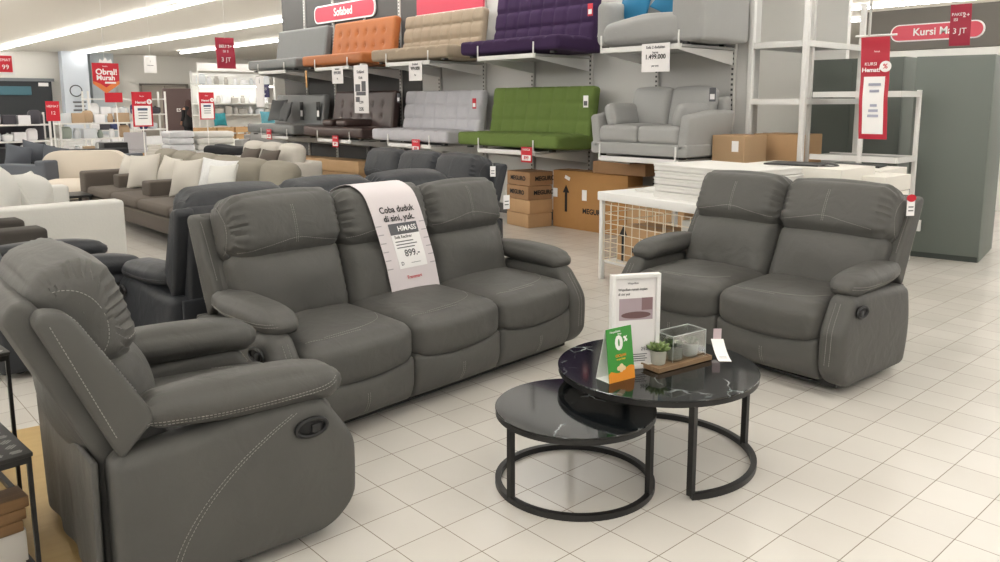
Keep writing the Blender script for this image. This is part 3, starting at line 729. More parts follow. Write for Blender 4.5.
def wall_shelf(y, z, label):
    t = thing('wall_shelf', label, 'shelf', (5.33, y, z), R(-90), 'white bracket shelves of the sofabed wall')
    obj('shelf_plate', box(NB(), (.96, .89, .022), (0, -.445, -.012)), SHELFU, t, smooth=False)
    obj('front_lip', box(NB(), (.96, .014, .05), (0, -.895, -.02), bev=.003), SHELFW, t)
    for sx in (-1, 1):
        bm = NB(); prism(bm, [(0, -.03), (-.888, -.03), (-.888, -.05), (0, -.17)], .012, Matrix.Translation((sx*.455, 0, 0)) @ YZ); obj('bracket', bm, SHELFW, t, smooth=False)
        obj('stop_prong', box(NB(), (.016, .012, .14), (sx*.46, -.908, .055), bev=.003), SHELFW, t)
for k_, y in enumerate(CY):
    wall_shelf(y, 1.955, 'white bracket shelf under the '+up_n[k_]); wall_shelf(y, .895, 'white bracket shelf under the '+lo_n[k_])

def sofabed(name, label, y, z, col, w_=1.68, rows=3, cols=8, crease=.012, button=False, H=.60, rough=.85, tilt=9, seat_d=.75, spec=.3, arms=False):
    m = mat('fabric_'+name, col, rough, bump=.12, bscale=120, spec=spec, var=.06, vscale=12)
    t = thing(name, label, 'sofabed', (5.28, y, z), R(-90))
    def tuft(u, v, ncol, nrow):
        a = (u+1)/2*ncol; b = (v+1)/2*nrow
        if button:
            da = abs(a-round(a)) if 0 < round(a) < ncol else .5; db = abs(b-round(b)) if 0 < round(b) < nrow else .5
            return crease*math.exp(-((da/.16)**2+(db/.22)**2))
        da = abs(a-round(a)) if 0 < round(a) < ncol else .5; db = abs(b-round(b)) if 0 < round(b) < nrow else .5
        return crease*max(math.exp(-(da/.10)**2), math.exp(-(db/.12)**2)) + crease*.5*math.exp(-(da/.2)**2-(db/.2)**2)
    def fs(x, y_, z_, u, v, w2):
        if w2 > .3: z_ -= tuft(u, v, cols, rows)
        if v < 0: z_ += .02*(-v)*(w2 < 0)
        return [x, y_, z_]
    obj('seat', rbox(NB(), (w_, seat_d, .17), r=.035, puff=(0, .008, .012), step=.022, fn=fs, loc=(0, -.03-seat_d/2-.06, .10)), m, t)
    def fb(x, y_, z_, u, v, w2):
        if v < -.3: y_ += tuft(u, w2, cols, rows)
        return [x, y_, z_]
    T = Matrix.Translation((0, -.27, .12)) @ Matrix.Rotation(R(-tilt), 4, 'X')
    obj('backrest', rbox(NB(), (w_, .13, H), r=.04, puff=(0, .012, 0), step=.022, fn=fb, M=T @ xf((0, 0, H/2))), m, t)
    if button:
        for i in range(1, cols):
            for j in range(1, rows):
                p = T @ Vector((-w_/2+w_*i/cols, -.065, H*j/rows)); obj('button', lathe(NB(), [(.001, -.004), (.012, 0), (.001, .006)], 10), m, t, loc=p)
    if arms:
        for s in (-1, 1): obj('folded_armrest', rbox(NB(), (.28, .62, .10), r=.04, puff=(0, 0, .015), step=.03, loc=(s*.20 if arms == 2 else s*(w_/2-.2), -.48, .235)), m, t)
    for sx in (-.7, .7): obj('foot', box(NB(), (.06, .06, .02), (sx*w_/1.7, -.75, .009), bev=.003), BLACK, t)
    return t
sofabed('purple_sofabed', 'purple velvet tufted sofabed on the upper shelf', CY[1], 1.957, (58, 38, 72), w_=1.62, cols=8, H=.64, crease=.018)
sofabed('beige_sofabed', 'beige tufted sofabed on the upper shelf', CY[2]+.02, 1.957, (164, 149, 130), cols=8, H=.55, crease=.022)
sofabed('orange_sofabed', 'orange leather buttoned sofabed on the upper shelf', CY[3]+.05, 1.957, (176, 104, 52), cols=7, rows=3, button=True, H=.60, rough=.5, spec=.5, crease=.03)
sofabed('grey_sofabed', 'plain mid grey sofabed at the left end of the upper shelf', CY[4]+.05, 1.957, (116, 118, 118), cols=1, rows=1, crease=0, H=.60, rough=.4, spec=.6)
sofabed('green_sofabed', 'olive green velvet sofabed on the lower shelf', CY[1]+.04, .897, (104, 124, 64), cols=8, rows=3, crease=.015, H=.60)
sofabed('pale_grey_sofabed', 'pale grey tufted sofabed on the lower shelf', CY[2]+.05, .897, (190, 189, 194), cols=7, rows=3, H=.58, crease=.018)
sofabed('brown_sofabed', 'dark brown leather sofabed with folded armrests on the lower shelf', CY[3]+.1, .897, (70, 54, 51), cols=6, rows=3, button=True, H=.60, rough=.4, spec=.6, crease=.02, arms=2)
gsb = sofabed('grey_sofabed', 'grey fabric sofabed with loose cushions at the left end of the lower shelf', CY[4]+.2, .897, (122, 123, 122), cols=1, rows=1, crease=0, H=.56, rough=.9)
# strap hanging from the orange sofabed
tag(obj('tan_strap', rbox(NB(), (.05, .012, .26), r=.004, step=.1), mat('tan_strap', (196, 150, 96), .6), loc=(4.46, 8.72, 1.80), rz=R(-90)), 'short tan strap hanging down between the orange and the grey sofabeds', 'strap')

def cushion(name, label, size, loc, rot, m, cat='cushion', group=None, th=.13, parent=None):
    def fn(x, y, z, u, v, w_):
        k_ = (1-.16*(1-abs(w_))**0*(1-u*u)*0)
        c_ = max(abs(u), abs(w_))
        pin = 1-.10*((1-u*u)+(1-w_*w_))*.5*(c_ > -1)
        return [x*(1-.09*(1-w_*w_)), y, z*(1-.09*(1-u*u))]
    bm = rbox(NB(), (size, .03, size*.92), r=.014, puff=(0, th/2, 0), step=size/11, fn=fn)
    o = obj(name, bm, m, loc=loc); o.rotation_euler = rot
    if label: tag(o, label, cat, group)
    return o
CG = mat('cushion_grey', (112, 113, 113), .9, bump=.1); CBL = mat('cushion_teal', (24, 110, 150), .7, bump=.1)
cushion('cushion', 'square grey cushion on the left side of the grey lower sofabed', .42, (4.78, 10.35, 1.31), (R(-18), 0, R(-80)), CG)
cushion('cushion', 'square grey cushion in the middle of the grey lower sofabed', .38, (4.72, 9.95, 1.29), (R(-20), 0, R(-100)), CG)
# hang tags with dark print on the lower left sofas
for y, lb in ((9.78, 'black and white hang tag on the grey lower sofabed'), (9.26, 'black hang tag at the right edge of the grey lower sofabed')):
    t = thing('hang_tag', lb, 'hang tag', (4.95 if y < 9.5 else 4.93, y, 1.30), R(-90)); obj('card', box(NB(), (.11, .008, .30), bev=.002), BLACK, t); obj('sticker', box(NB(), (.07, .003, .10), (0, -.006, -.04)), WHITEP, t, smooth=False)

# small modern loveseats
def loveseat(name, label, y, z, m, m2, w_=1.16, chaise=False):
    t = thing(name, label, 'loveseat', (5.26, y, z), R(-90))
    iw = w_-.20
    obj('base', rbox(NB(), (w_ if not chaise else w_-.25, .76 if not chaise else .60, .12 if not chaise else .06), r=.02, step=.1, loc=(0, -.42, .08 if not chaise else .05)), m, t)
    if not chaise:
        for s in (-1, 1):
            obj('seat_cushion', rbox(NB(), (iw/2-.003, .66, .17), r=.045, puff=(0, .012, .02), step=.04, loc=(s*iw/4, -.47, .22)), m, t)
            T = Matrix.Translation((s*iw/4, -.26, .28)) @ Matrix.Rotation(R(-13), 4, 'X')
            obj('back_cushion', rbox(NB(), (iw/2-.005, .16, .42), r=.05, puff=(0, .05, .02), step=.035, M=T @ xf((0, 0, .19))), m, t)
            T = Matrix.Translation((s*(w_/2-.05), -.42, .26)) @ Matrix.Rotation(R(s*8), 4, 'Y')
            obj('arm', rbox(NB(), (.10, .76, .40), r=.035, puff=(.01, 0, 0), step=.04, M=T, fn=lambda x, yy, zz, u, v, w2: [x, yy, zz-(.05*(-v) if (w2 > 0 and v < 0) else 0)]), m, t)
            T = Matrix.Translation((s*(w_/2-.17), -.50, .40)) @ Matrix.Rotation(R(s*18), 4, 'Y')
            obj('arm_pillow', rbox(NB(), (.12, .46, .24), r=.055, puff=(.02, .01, .01), step=.03, M=T), m, t)
        obj('back', rbox(NB(), (w_-.05, .12, .46), r=.04, step=.05, loc=(0, -.08, .36)), m, t)
    else:
        obj('seat_cushion', rbox(NB(), (iw-.02, .78, .26), r=.08, puff=(0, .02, .04), step=.035, loc=(.0, -.43, .16), fn=lambda x, yy, zz, u, v, w2: [x, yy, zz-(.06*(-u) if w2 > 0 and u < 0 else 0)]), m, t)
        obj('back', rbox(NB(), (w_-.08, .16, .62), r=.05, puff=(0, .02, .01), step=.04, loc=(0, -.08, .36)), m, t)
        obj('arm', rbox(NB(), (.16, .62, .44), r=.07, step=.03, loc=(-w_/2+.04, -.42, .25)), m, t)
        obj('arm', rbox(NB(), (.34, .78, .60), r=.035, step=.04, puff=(.01, .01, .01), loc=(w_/2-.05, -.41, .325)), m, t)
    for sx in (-1, 1):
        for yy in (-.12, -.72): obj('foot', box(NB(), (.05, .05, .022), (sx*(w_/2-.1), yy, .011)), BLACK, t, smooth=False)
    return t
LG = mat('loveseat_grey_fabric', (164, 164, 162), .9, bump=.15, bscale=140, var=.05)
LG2 = mat('upper_sofa_grey_fabric', (160, 160, 158), .9, bump=.15, bscale=140, var=.05)
loveseat('grey_loveseat', 'light grey two-seat sofa with loose pillows on the lower shelf', CY[0]+.03, .897, LG, LG, w_=1.17)
loveseat('grey_sofa', 'light grey rounded sofa with blue cushions on the upper shelf', CY[0]+.02, 1.957, LG2, LG2, w_=1.16, chaise=True)
cushion('blue_cushion', 'teal blue cushion at the left end of the upper grey sofa', .40, (4.86, 2.66, 2.38), (R(-14), R(4), R(-94)), CBL)
cushion('blue_cushion', 'teal blue cushion near the right armrest of the upper grey sofa', .40, (4.90, 2.20, 2.42), (R(-16), R(30), R(-88)), CBL)

# tags and notices hanging under the shelf lips
def notice(name, label, loc, rz, w_, h, lines, head=None, back=PAPER, size=.03, cat='price sign', strip=None):
    t = thing(name, label, cat, loc, rz)
    obj('sheet', box(NB(), (w_, .006, h), bev=.0015), back, t)
    if strip: obj('header_strip', box(NB(), (w_*.98, .003, h*.3), (0, -.004, h*.33)), strip, t, smooth=False)
    y = h*.36
    for s, sz, mm in lines:
        text(s, sz, mm, t, (0, -.0065, y), bold=.02); y -= sz*1.35
    return t
RZ = R(-90)
notice('shelf_notice', 'white price notice under the grey sofa with blue cushions', (4.405, 2.04, 1.84), RZ, .32, .26, [('Sofa 2 dudukan', .035, INKG), ('harga', .03, INKG), ('1.499.000', .06, INK), ('per unit', .025, INKG)])
notice('shelf_notice', 'white price notice under the beige tufted sofabed', (4.405, 5.80, 1.83), RZ, .28, .24, [('Sofabed', .04, INKG), ('999.000', .06, INK), ('Rp', .03, INKG)])
notice('shelf_notice', 'small white price notice under the orange sofabed', (4.405, 7.70, 1.83), RZ, .30, .24, [('Sofabed', .04, INKG), ('899.000', .06, INKG), ('Rp', .03, INKG)])
t = notice('long_notice', 'long white notice with a furniture picture hanging over the brown sofabed', (4.39, 7.06, 1.62), RZ, .36, .66, [('Sofabed', .06, INKG), ('Kulit', .05, INKG), ('', .1, INKG), ('', .1, INKG), ('1.299', .05, INKG), ('', .02, INKG), ('25%', .07, INK)])
obj('hanger_strip', box(NB(), (.02, .10, .03), (0, .045, .338)), WHITE, t, smooth=False)
for x, z, w2, h2 in ((-.08, .02, .12, .10), (.07, .04, .10, .14), (0, -.06, .24, .05), (-.09, -.14, .10, .07)): obj('printed_picture', box(NB(), (w2, .003, h2), (x, -.005, z)), INKG, t, smooth=False)
notice('shelf_notice', 'pale notice with a blue band under the left end grey sofabed', (4.40, 10.2, 1.62), RZ, .30, .50, [('i', .12, INKG), ('', .05, INK), ('', .05, INK)])
bl = bpy.context.scene.collection.objects[-1]
t = thing('blue_sign', 'dark blue and white sign behind the left end of the sofabed wall', 'sign', (4.6, 10.45, 1.64), RZ); obj('panel', box(NB(), (.36, .01, .22), bev=.002), mat('navy_print', (50, 48, 110), .5), t); text('GRATIS', .06, WHITEP, t, (0, -.008, .03)); text('ongkir', .05, WHITEP, t, (0, -.008, -.05))
for y, z, lb in ((3.66, .80, 'red price tag on the shelf lip under the green sofabed'), (5.72, .82, 'red price tag on the shelf lip under the pale grey sofabed'), (7.72, .81, 'red price tag on the shelf lip under the brown sofabed'), (9.85, .86, 'red price tag on the shelf lip under the grey sofabed with cushions')):
    t = thing('red_price_tag', lb, 'price tag', (4.402, y+.1, z+.06), RZ, 'red tags on the lower shelf lips'); obj('card', box(NB(), (.17, .006, .17), bev=.002), RED, t); text('HARGA', .035, WHITEP, t, (0, -.005, .055)); obj('price_field', box(NB(), (.14, .002, .06), (0, -.004, -.035)), WHITEP, t, smooth=False); text('899', .05, RED, t, (0, -.006, -.035), bold=.02)
for x, y, z, lb, mm in ((4.98, 3.36, 1.44, 'small white tag on the top right corner of the green sofabed', WHITEP), (4.95, 5.22, 1.42, 'red and white tag on the right edge of the pale grey sofabed', RED), (5.0, 3.33, 2.42, 'red tag at the top right of the purple sofabed', RED), (4.98, 1.75, 1.50, 'grey hang tag on the right back of the small loveseat', INKG), (4.93, 6.85, 1.50, 'grey tag at the right end of the brown sofabed', INKG)):
    t = thing('hang_tag', lb, 'hang tag', (x-.06, y, z), RZ); obj('card', box(NB(), (.07, .006, .13), bev=.001), mm, t); obj('sticker', box(NB(), (.05, .002, .05), (0, -.004, -.02)), WHITEP if mm is not WHITEP else INKG, t, smooth=False)

# signs on the wall
def pill(w_, h):
    r = h/2; return [(w_/2-r+r*math.cos(a), r*math.sin(a)) for a in [(-PI/2+PI*i/12) for i in range(13)]]+[(-w_/2+r+r*math.cos(a), r*math.sin(a)) for a in [(PI/2+PI*i/12) for i in range(13)]]
def rrect(w_, h, r, n=5):
    out = []
    for cx, cz, a0_ in ((w_/2-r, -h/2+r, -PI/2), (w_/2-r, h/2-r, 0), (-w_/2+r, h/2-r, PI/2), (-w_/2+r, -h/2+r, PI)):
        out += [(cx+r*math.cos(a0_+PI/2*i/n), cz+r*math.sin(a0_+PI/2*i/n)) for i in range(n+1)]
    return out
t = thing('sofabed_sign', 'rose red rounded sign reading sofabed on the dark wall panel', 'sign', (5.32, 8.98, 2.90), RZ)
obj('border', prism(NB(), rrect(1.86, .29, .11), .02, XZ), WHITEP, t); obj('panel', prism(NB(), rrect(1.80, .24, .09), .03, XZ), REDF, t); text('Sofabed', .18, WHITEP, t, (0, -.017, 0), bold=.02)
t = thing('red_banner_board', 'rose red board along the top of the sofabed wall', 'banner', (5.30, 6.22, 2.90), RZ)
obj('panel', box(NB(), (1.45, .03, .46), (0, 0, 0)), REDF, t, smooth=False); obj('lower_trim', box(NB(), (1.45, .05, .03), (0, -.01, -.25)), WHITE, t, smooth=False)
t = tag(obj('white_trim_rail', box(NB(), (1.0, .05, .05), bev=.004), WHITE, loc=(5.28, 9.9, 2.55), rz=RZ), 'white rail above the left end grey sofabed', 'rail')

# cartons under the lower shelf
ARW = [(-.018, 0), (.018, 0), (.018, .22), (.05, .22), (0, .31), (-.05, .22), (-.018, .22)]
def carton(label, loc, rz, s, m=CARD, words=(), arrow=None, labelspot=None, group=None, tape=True):
    t = thing('carton', label, 'carton', loc, rz, group); sx, sy, sz = s
    obj('box', rbox(NB(), s, r=.006, step=.2, loc=(0, 0, sz/2), puff=(.003, .003, .002)), m, t)
    if tape: obj('tape', box(NB(), (sx*1.002, .05, .002), (0, 0, sz+.001)), TAPE, t, smooth=False)
    for s_, size, x, z, face in words:
        if face == 'f': text(s_, size, INK, t, (x, -sy/2-.0045, z), bold=.03)
        else: text(s_, size, INK, t, (-sx/2-.0045, x, z), (PI/2, 0, -PI/2), bold=.03)
    if arrow: obj('arrow_mark', prism(NB(), ARW, .002, Matrix.Translation((arrow[0], -sy/2-.004, arrow[1])) @ XZ), INK, t, smooth=False)
    if labelspot: obj('shipping_label', box(NB(), (.07, .002, .10), (labelspot[0], -sy/2-.005, labelspot[1])), WHITEP, t, smooth=False)
    return t
a_ = math.atan2(3.82-3.88, 4.94-4.61)
for i, lb in enumerate(('bottom', 'second from the bottom', 'third from the bottom', 'top')):
    carton('flat brown carton, %s of the four-carton stack beside the big arrow carton' % lb, (4.61+.04*0+.165+.2*.0+.01*(i % 2), 4.10, .16*i+.001*(i+1)), R(-9+(i % 2)*2), (.34, .44, .157), CARD if i < 2 else CARD2,
           words=((('MEGURO', .07, .05, .08, 'f'), ('MEGURO', .07, 0, .08, 's')) if i > 1 else ()), group='flat cartons stacked beside the arrow carton')
big = carton('big brown carton with a black up arrow standing under the sofabed shelf', (5.05, 3.30, 0), RZ, (1.10, .26, .66), mat('cardboard_gold', (178, 132, 80), .85, var=.07, vscale=8), words=(('MEGURO', .08, .08, .22, 'f'),), arrow=(-.34, .19), labelspot=(-.51, .40))
obj('torn_label', box(NB(), (.08, .002, .04), (-.32, -.134, .58), (0, R(20), 0)), WHITEP, big, smooth=False); obj('shipping_label', box(NB(), (.07, .002, .12), (-.06, -.134, .40)), WHITEP, big, smooth=False)
carton('long brown carton lying on top of the big arrow carton', (5.03, 2.86, .666), RZ, (.72, .28, .13), CARD2)
carton('plain brown carton on the floor right of the big arrow carton', (4.98, 2.32, 0), RZ, (.72, .3, .55), CARD)
# timber-coloured long boxes left of the charcoal sofa
for i, (z, dy) in enumerate(((0, 0), (.185, .05), (.37, 0))):
    tag(obj('pale_wood_box', rbox(NB(), (1.9, .4, .18), r=.006, step=.3, loc=(0, 0, .091)), wood_mat('pale_pine', (206, 166, 120), (226, 190, 146), 2), loc=(4.88, 8.75+dy, z+.0005*(i+1)), rz=R(-85)), 'long pale wooden box on the floor below the brown sofabed, %s of three' % ('bottom', 'middle', 'top')[i], 'box', 'pale long boxes under the brown sofabed')
obj_kick = struct('trim_3', box(NB(), (.06, 9.2, .12), (5.30, 6.4, .06)), PAND)

# ------------------------------------------------------------------ wire mesh table with white boxes
mt = thing('mesh_table', 'white table with wire mesh sides behind the left arm of the loveseat', 'display table', (3.14, 1.63, 0), R(-98))
# local x runs along its front towards the right, +y goes back
TW, TD, TH = 1.45, .9, .72
obj('tabletop', rbox(NB(), (TW, TD, .07), r=.008, step=.4, loc=(TW/2, TD/2, TH-.035)), WHITE, mt)
for x in (.03, TW-.03):
    for y in (.03, TD-.03): obj('leg', box(NB(), (.035, .035, TH-.07), (x, y, (TH-.07)/2), bev=.004), WHITE, mt)
def wire_panel(x0, x1, z0, z1, fixed, axis, step=.075, r=.0035):
    bm = NB(); n = int((x1-x0)/step); m_ = int((z1-z0)/step)
    P = (lambda a, z: (a, fixed, z)) if axis == 'x' else (lambda a, z: (fixed, a, z))
    for i in range(n+1): a = x0+(x1-x0)*i/n; tube(bm, [P(a, z0), P(a, z1)], r, 5)
    for j in range(m_+1): z = z0+(z1-z0)*j/m_; tube(bm, [P(x0, z), P(x1, z)], r, 5)
    return bm
WIRE = mat('cream_wire', (226, 216, 196), .5)
obj('wire_panel', wire_panel(.06, .72, .17, .62, .02, 'x'), WIRE, mt); obj('wire_panel', wire_panel(.74, TW-.06, .17, .62, .02, 'x'), WIRE, mt); obj('wire_panel', wire_panel(.06, TD-.06, .17, .62, .02, 'y'), WIRE, mt)
obj('lower_shelf', box(NB(), (TW-.08, TD-.08, .02), (TW/2, TD/2, .15)), WHITE, mt, smooth=False)
def mtp(x, y):
    c, s = math.cos(R(-98)), math.sin(R(-98)); return (3.14+c*x-s*y, 1.63+s*x+c*y)
def on_table(fn, x, y, z): p = mtp(x, y); return (p[0], p[1], z)
carton('brown printed carton lying inside the wire mesh table', on_table(0, .38, .30, .162), R(-98), (.55, .34, .28), CARD, words=(('MEGURO', .06, .02, .10, 'f'),), arrow=(-.20, -.02))
carton('pale carton inside the right half of the mesh table', on_table(0, 1.02, .34, .162), R(-98), (.5, .36, .40), mat('white_carton', (206, 204, 198), .8))
t = thing('round_grille', 'round white wall fan grille leaning inside the mesh table', 'fan grille', on_table(0, 1.0, .105, .355), R(-98))
obj('ring', tube(NB(), [(.13*math.cos(a*PI/18), 0, .13*math.sin(a*PI/18)) for a in range(36)], .012, 6, True), INKG, t)
bm = NB()
for k_ in range(12): a = k_*PI/6; tube(bm, [(.03*math.cos(a), 0, .03*math.sin(a)), (.125*math.cos(a), 0, .125*math.sin(a))], .004, 4)
obj('spokes', bm, WHITE, t); obj('hub', prism(NB(), [(.03*math.cos(a*PI/8), .03*math.sin(a*PI/8)) for a in range(16)], .02, XZ), WHITE, t)
WB = mat('white_box_card', (222, 220, 216), .7, var=.03); WB2 = mat('white_box_card_warm', (226, 222, 214), .65, var=.03)
GRN = mat('box_dark_print', (60, 60, 60), .6)  # dark grey ink of the loop printed on the top boxes
def wbox(label, loc, rz, s, mark=None, m=WB, group=None):
    t = thing('white_box', label, 'box', loc, rz, group); sx, sy, sz = s
    obj('body', rbox(NB(), (sx, sy, sz*.62), r=.004, step=.3, loc=(0, 0, sz*.31)), m, t)
    obj('lid', rbox(NB(), (sx+.008, sy+.008, sz*.37), r=.005, step=.3, loc=(0, 0, sz*.815)), m, t)
    if mark == 'top': 
        obj('printed_loop', tube(NB(), [(sx*.3*math.cos(a*PI/12), sy*.3*math.sin(a*PI/12), sz+.002) for a in range(24)], .008, 4, True), GRN, t)
    return t
ordn = ('bottom', 'second', 'third', 'fourth', 'top')
for i in range(5): wbox('flat white box, %s of the five piled on the mesh table' % ordn[i], on_table(0, .96+.012*(i % 2), .40, TH+.0005+.051*i), R(-98+[0, 1.5, -1, 1, 0][i]), (.86, .60, .047), group='flat white boxes piled on the mesh table')
wbox('thin white box lying by itself on the left end of the mesh table', on_table(0, .28, .52, TH+.0005), R(-80), (.34, .5, .02))
def pile(x, y, rz, s, n, where, mark=False, base=0):
    words = {1: ('only',), 2: ('bottom', 'top'), 3: ('bottom', 'middle', 'top'), 4: ('bottom', 'second', 'third', 'top')}[n]
    for i in range(n):
        wbox('white box, %s of the pile %s' % (words[i], where), (x, y, base+.001+(s[2]+.001)*i), rz, s, 'top' if (mark and i == n-1) else None, WB2, group='white boxes piled '+where)
pile(3.98, .30, R(-92), (.80, .50, .32), 3, 'directly behind the middle of the loveseat back', True)
pile(4.62, .28, R(-90), (.72, .50, .305), 3, 'behind the front white pile, near the rack', True)
pile(4.22, -.10, R(-92), (.36, .40, .30), 3, 'behind the right headrest of the loveseat')
for sx, sy in ((3.93, .35), (4.66, .22)):
    tag(obj('glossy_black_tray', rbox(NB(), (.40, .30, .012), r=.005, step=.2, loc=(0, 0, .006)), BLACK, loc=(sx, sy, (.965 if sx < 4 else .921)), rz=R(-80)), 'flat black item lying on the %s white boxes' % ('front' if sx < 4 else 'rear'), 'tray')

# ------------------------------------------------------------------ white shelving rack and wardrobes on the right
RK = mat('rack_white', (224, 223, 220), .5)
rk = thing('shelving_rack', 'tall white metal shelving rack with open shelves right of the sofabed wall', 'rack', (5.35, 1.06, 0))
for x, y, h in ((0, .55, 3.3), (0, 0, 3.3), (1.15, 0, 2.4)): obj('post', box(NB(), (.045, .05, h), (x, y, h/2), bev=.004), RK, rk)
obj('slotted_post', rbox(NB(), (.04, .05, 2.9), r=.004, step=10, loc=(.16, .03, 1.45)), UPR, rk)
for z in (.82, 1.44, 1.97):
    obj('shelf', box(NB(), (1.15, .56, .02), (.575, .275, z)), SHELFU, rk, smooth=False)
    fr = NB(); box(fr, (.03, .56, .055), (0, .275, z-.008)); box(fr, (1.12, .03, .055), (.575, 0, z-.008)); box(fr, (1.12, .03, .055), (.575, .55, z-.008)); obj('shelf_rail', fr, RK, rk, smooth=False)
t = thing('backing_panel', 'light grey panel standing behind the tall white rack', 'panel', (7.6, 2.35, 0))
obj('sheet', box(NB(), (.06, 1.2, 3.3), (0, 0, 1.65)), mat('backing_white', (232, 231, 228), .6), t, smooth=False); obj('edge_trim', box(NB(), (.08, .04, 3.3), (0, -.62, 1.65)), WHITE, t, smooth=False)
rk2 = thing('shelving_rack', 'lower white metal rack in front of the grey wardrobes', 'rack', (5.42, 1.0, 0))
RH, RW, RD = 1.53, .78, .40
for x, y in ((0, -.46), (RD, -RW)): obj('post', box(NB(), (.035, .035, RH), (x, y, RH/2), bev=.004), RK, rk2)
for z in (.93, 1.50):
    obj('shelf', box(NB(), (RD, RW, .018), (RD/2, -RW/2, z)), SHELFU, rk2, smooth=False)
    fr = NB(); box(fr, (.025, RW, .05), (0, -RW/2, z-.006)); box(fr, (RD, .025, .05), (RD/2, -RW, z-.006)); box(fr, (.025, RW, .05), (RD, -RW/2, z-.006)); obj('shelf_rail', fr, RK, rk2, smooth=False)
carton('brown carton on the lowest shelf of the tall white rack', (5.62, 1.34, .832), RZ, (.50, .42, .29), CARD)
carton('brown carton with a white sticker beside the small light grey loveseat', (5.05, 1.52, 0.002), RZ, (.34, .4, 1.12), mat('cardboard_tan', (176, 146, 112), .85), labelspot=(.08, 1.02))
WRD = mat('wardrobe_sage_grey', (101, 108, 102), .5, var=.02)
def wardrobe(label, loc, rz, w_, d_, h, nd):
    t = thing('wardrobe', label, 'wardrobe', loc, rz)
    obj('carcass', box(NB(), (w_, d_, h), (w_/2, d_/2, h/2), bev=.003), WRD, t)
    for i in range(nd):
        d = obj('door', box(NB(), (w_/nd-.004, .02, h-.06), (w_*(i+.5)/nd, -.011, h/2+.02), bev=.002), WRD, t)
    obj('plinth', box(NB(), (w_-.02, .02, .05), (w_/2, -.002, .025)), mat('plinth_dark', (60, 66, 62), .6), t, smooth=False)
    return t
c1 = (6.02, .34)
wardrobe('sage grey wardrobe with its side to the aisle, rightmost and nearest', (c1[0], c1[1], 0), R(-80), .62, .9, 1.83, 1)
wardrobe('sage grey wardrobe behind the white racks', (6.80, 1.80, 0), R(-88), 1.04, .5, 1.88, 2)
tag(obj('door_hinge_block', box(NB(), (.03, .05, .10), bev=.004), WHITE, loc=(5.98, .20, .30), rz=R(-80)), 'small white block at the foot of the rightmost wardrobe', 'block')

# kursi makan header beyond the wardrobes
hd = thing('header_wall', 'grey header board reading Kursi Makan above the dining chair section', 'header board', (10.2, 1.4, 0), RZ)
obj('board', box(NB(), (3.2, .12, .56), (.35, 0, 2.42)), mat('header_grey', (112, 108, 102), .7), hd, smooth=False)
obj('shelf_back', box(NB(), (3.2, .10, 2.13), (.35, 0, 1.065)), WHITE, hd, smooth=False)
obj('sign_border', prism(NB(), pill(1.20, .235), .02, Matrix.Translation((-.28, -.07, 2.37)) @ XZ), WHITEP, hd); obj('sign_panel', prism(NB(), pill(1.16, .20), .03, Matrix.Translation((-.28, -.075, 2.37)) @ XZ), mat('sign_rose', (214, 84, 100), .5), hd)
text('Kursi Makan', .14, WHITEP, hd, (-.22, -.095, 2.37), bold=.02)
t = thing('grey_side_panel', 'pale panel beside the Kursi Makan header', 'panel', (9.6, 3.05, 0), RZ); obj('sheet', box(NB(), (.75, .06, 2.9), (0, 0, 1.45)), PANL, t, smooth=False); obj('edge_trim', box(NB(), (.03, .08, 2.9), (-.39, 0, 1.45)), WHITE, t, smooth=False)

# hanging signs
def badge(t, x, z, r, s, sz):
    obj('badge', prism(NB(), [(r*math.cos(a*PI/12), r*math.sin(a*PI/12)) for a in range(24)], .004, Matrix.Translation((x, -.006, z)) @ XZ), WHITEP, t); text(s, sz, RED, t, (x, -.010, z), bold=.02)
t = thing('hanging_sign', 'long red sign with a white framed price sheet hanging in front of the white racks', 'hanging sign', (4.6, .10, 1.53), R(-84))
bm = NB()
def fsg0(dz, dy=0):
    def f(x, y, z, u, v, w_):
        q = (z+dz)/.39; return [x+.012*(-q), y+.010*math.sin(q*4)+.004*math.sin(q*9), z]
    return f
def fsg(x, y, z, u, v, w_): return fsg0(0)(x, y, z, u, v, w_)
ROSE = mat('sign_red', (186, 34, 56), .45)
obj('red_panel', rbox(NB(), (.21, .008, .78), r=.003, step=.03, fn=fsg), ROSE, t)
obj('price_sheet', rbox(NB(), (.155, .004, .44), r=.0015, step=.03, fn=fsg0(-.13), loc=(0, -.008, -.13)), WHITEP, t)
for i, (w2, z) in enumerate(((.09, .03), (.07, -.02), (.05, -.13), (.07, -.17), (.08, -.21))): obj('printed_line', box(NB(), (w2, .002, .02), (.01, -.0225, z)), mat('lilac_ink', (170, 172, 190), .7), t, smooth=False)
text('KURSI', .034, WHITEP, t, (-.03, -.018, .185)); text('Hemat!', .045, WHITEP, t, (-.025, -.018, .14), bold=.03); text('hanya', .018, WHITEP, t, (.01, -.018, .28)); badge(t, .075, .165, .042, '%', .05)
obj('hanger_rod', tube(NB(), [(-.16, 0, .40), (.14, 0, .40)], .008, 8), WHITE, t); obj('hanger_chain', tube(NB(), [(-.06, 0, .40), (-.06, 0, 1.96)], .010, 6), mat('chain_grey', (186, 184, 180), .5), t)
t = thing('hanging_sign', 'small deep red paper sign hanging in front of the Kursi Makan header', 'hanging sign', (7.0, .33, 2.17), R(-84))
obj('red_panel', rbox(NB(), (.185, .006, .40), r=.002, step=.03, fn=fsg), mat('deep_red_paper', (166, 38, 62), .6), t)
text('PAKET', .04, WHITEP, t, (-.02, -.016, .10)); text('2+', .06, WHITEP, t, (.05, -.016, .09)); text('ISI', .04, WHITEP, t, (-.04, -.016, .05)); text('3 JT', .075, WHITEP, t, (0, -.016, -.06)); obj('hanger_wire', tube(NB(), [(0, 0, .2), (0, 0, 1.33)], .003, 5), WHITE, t)

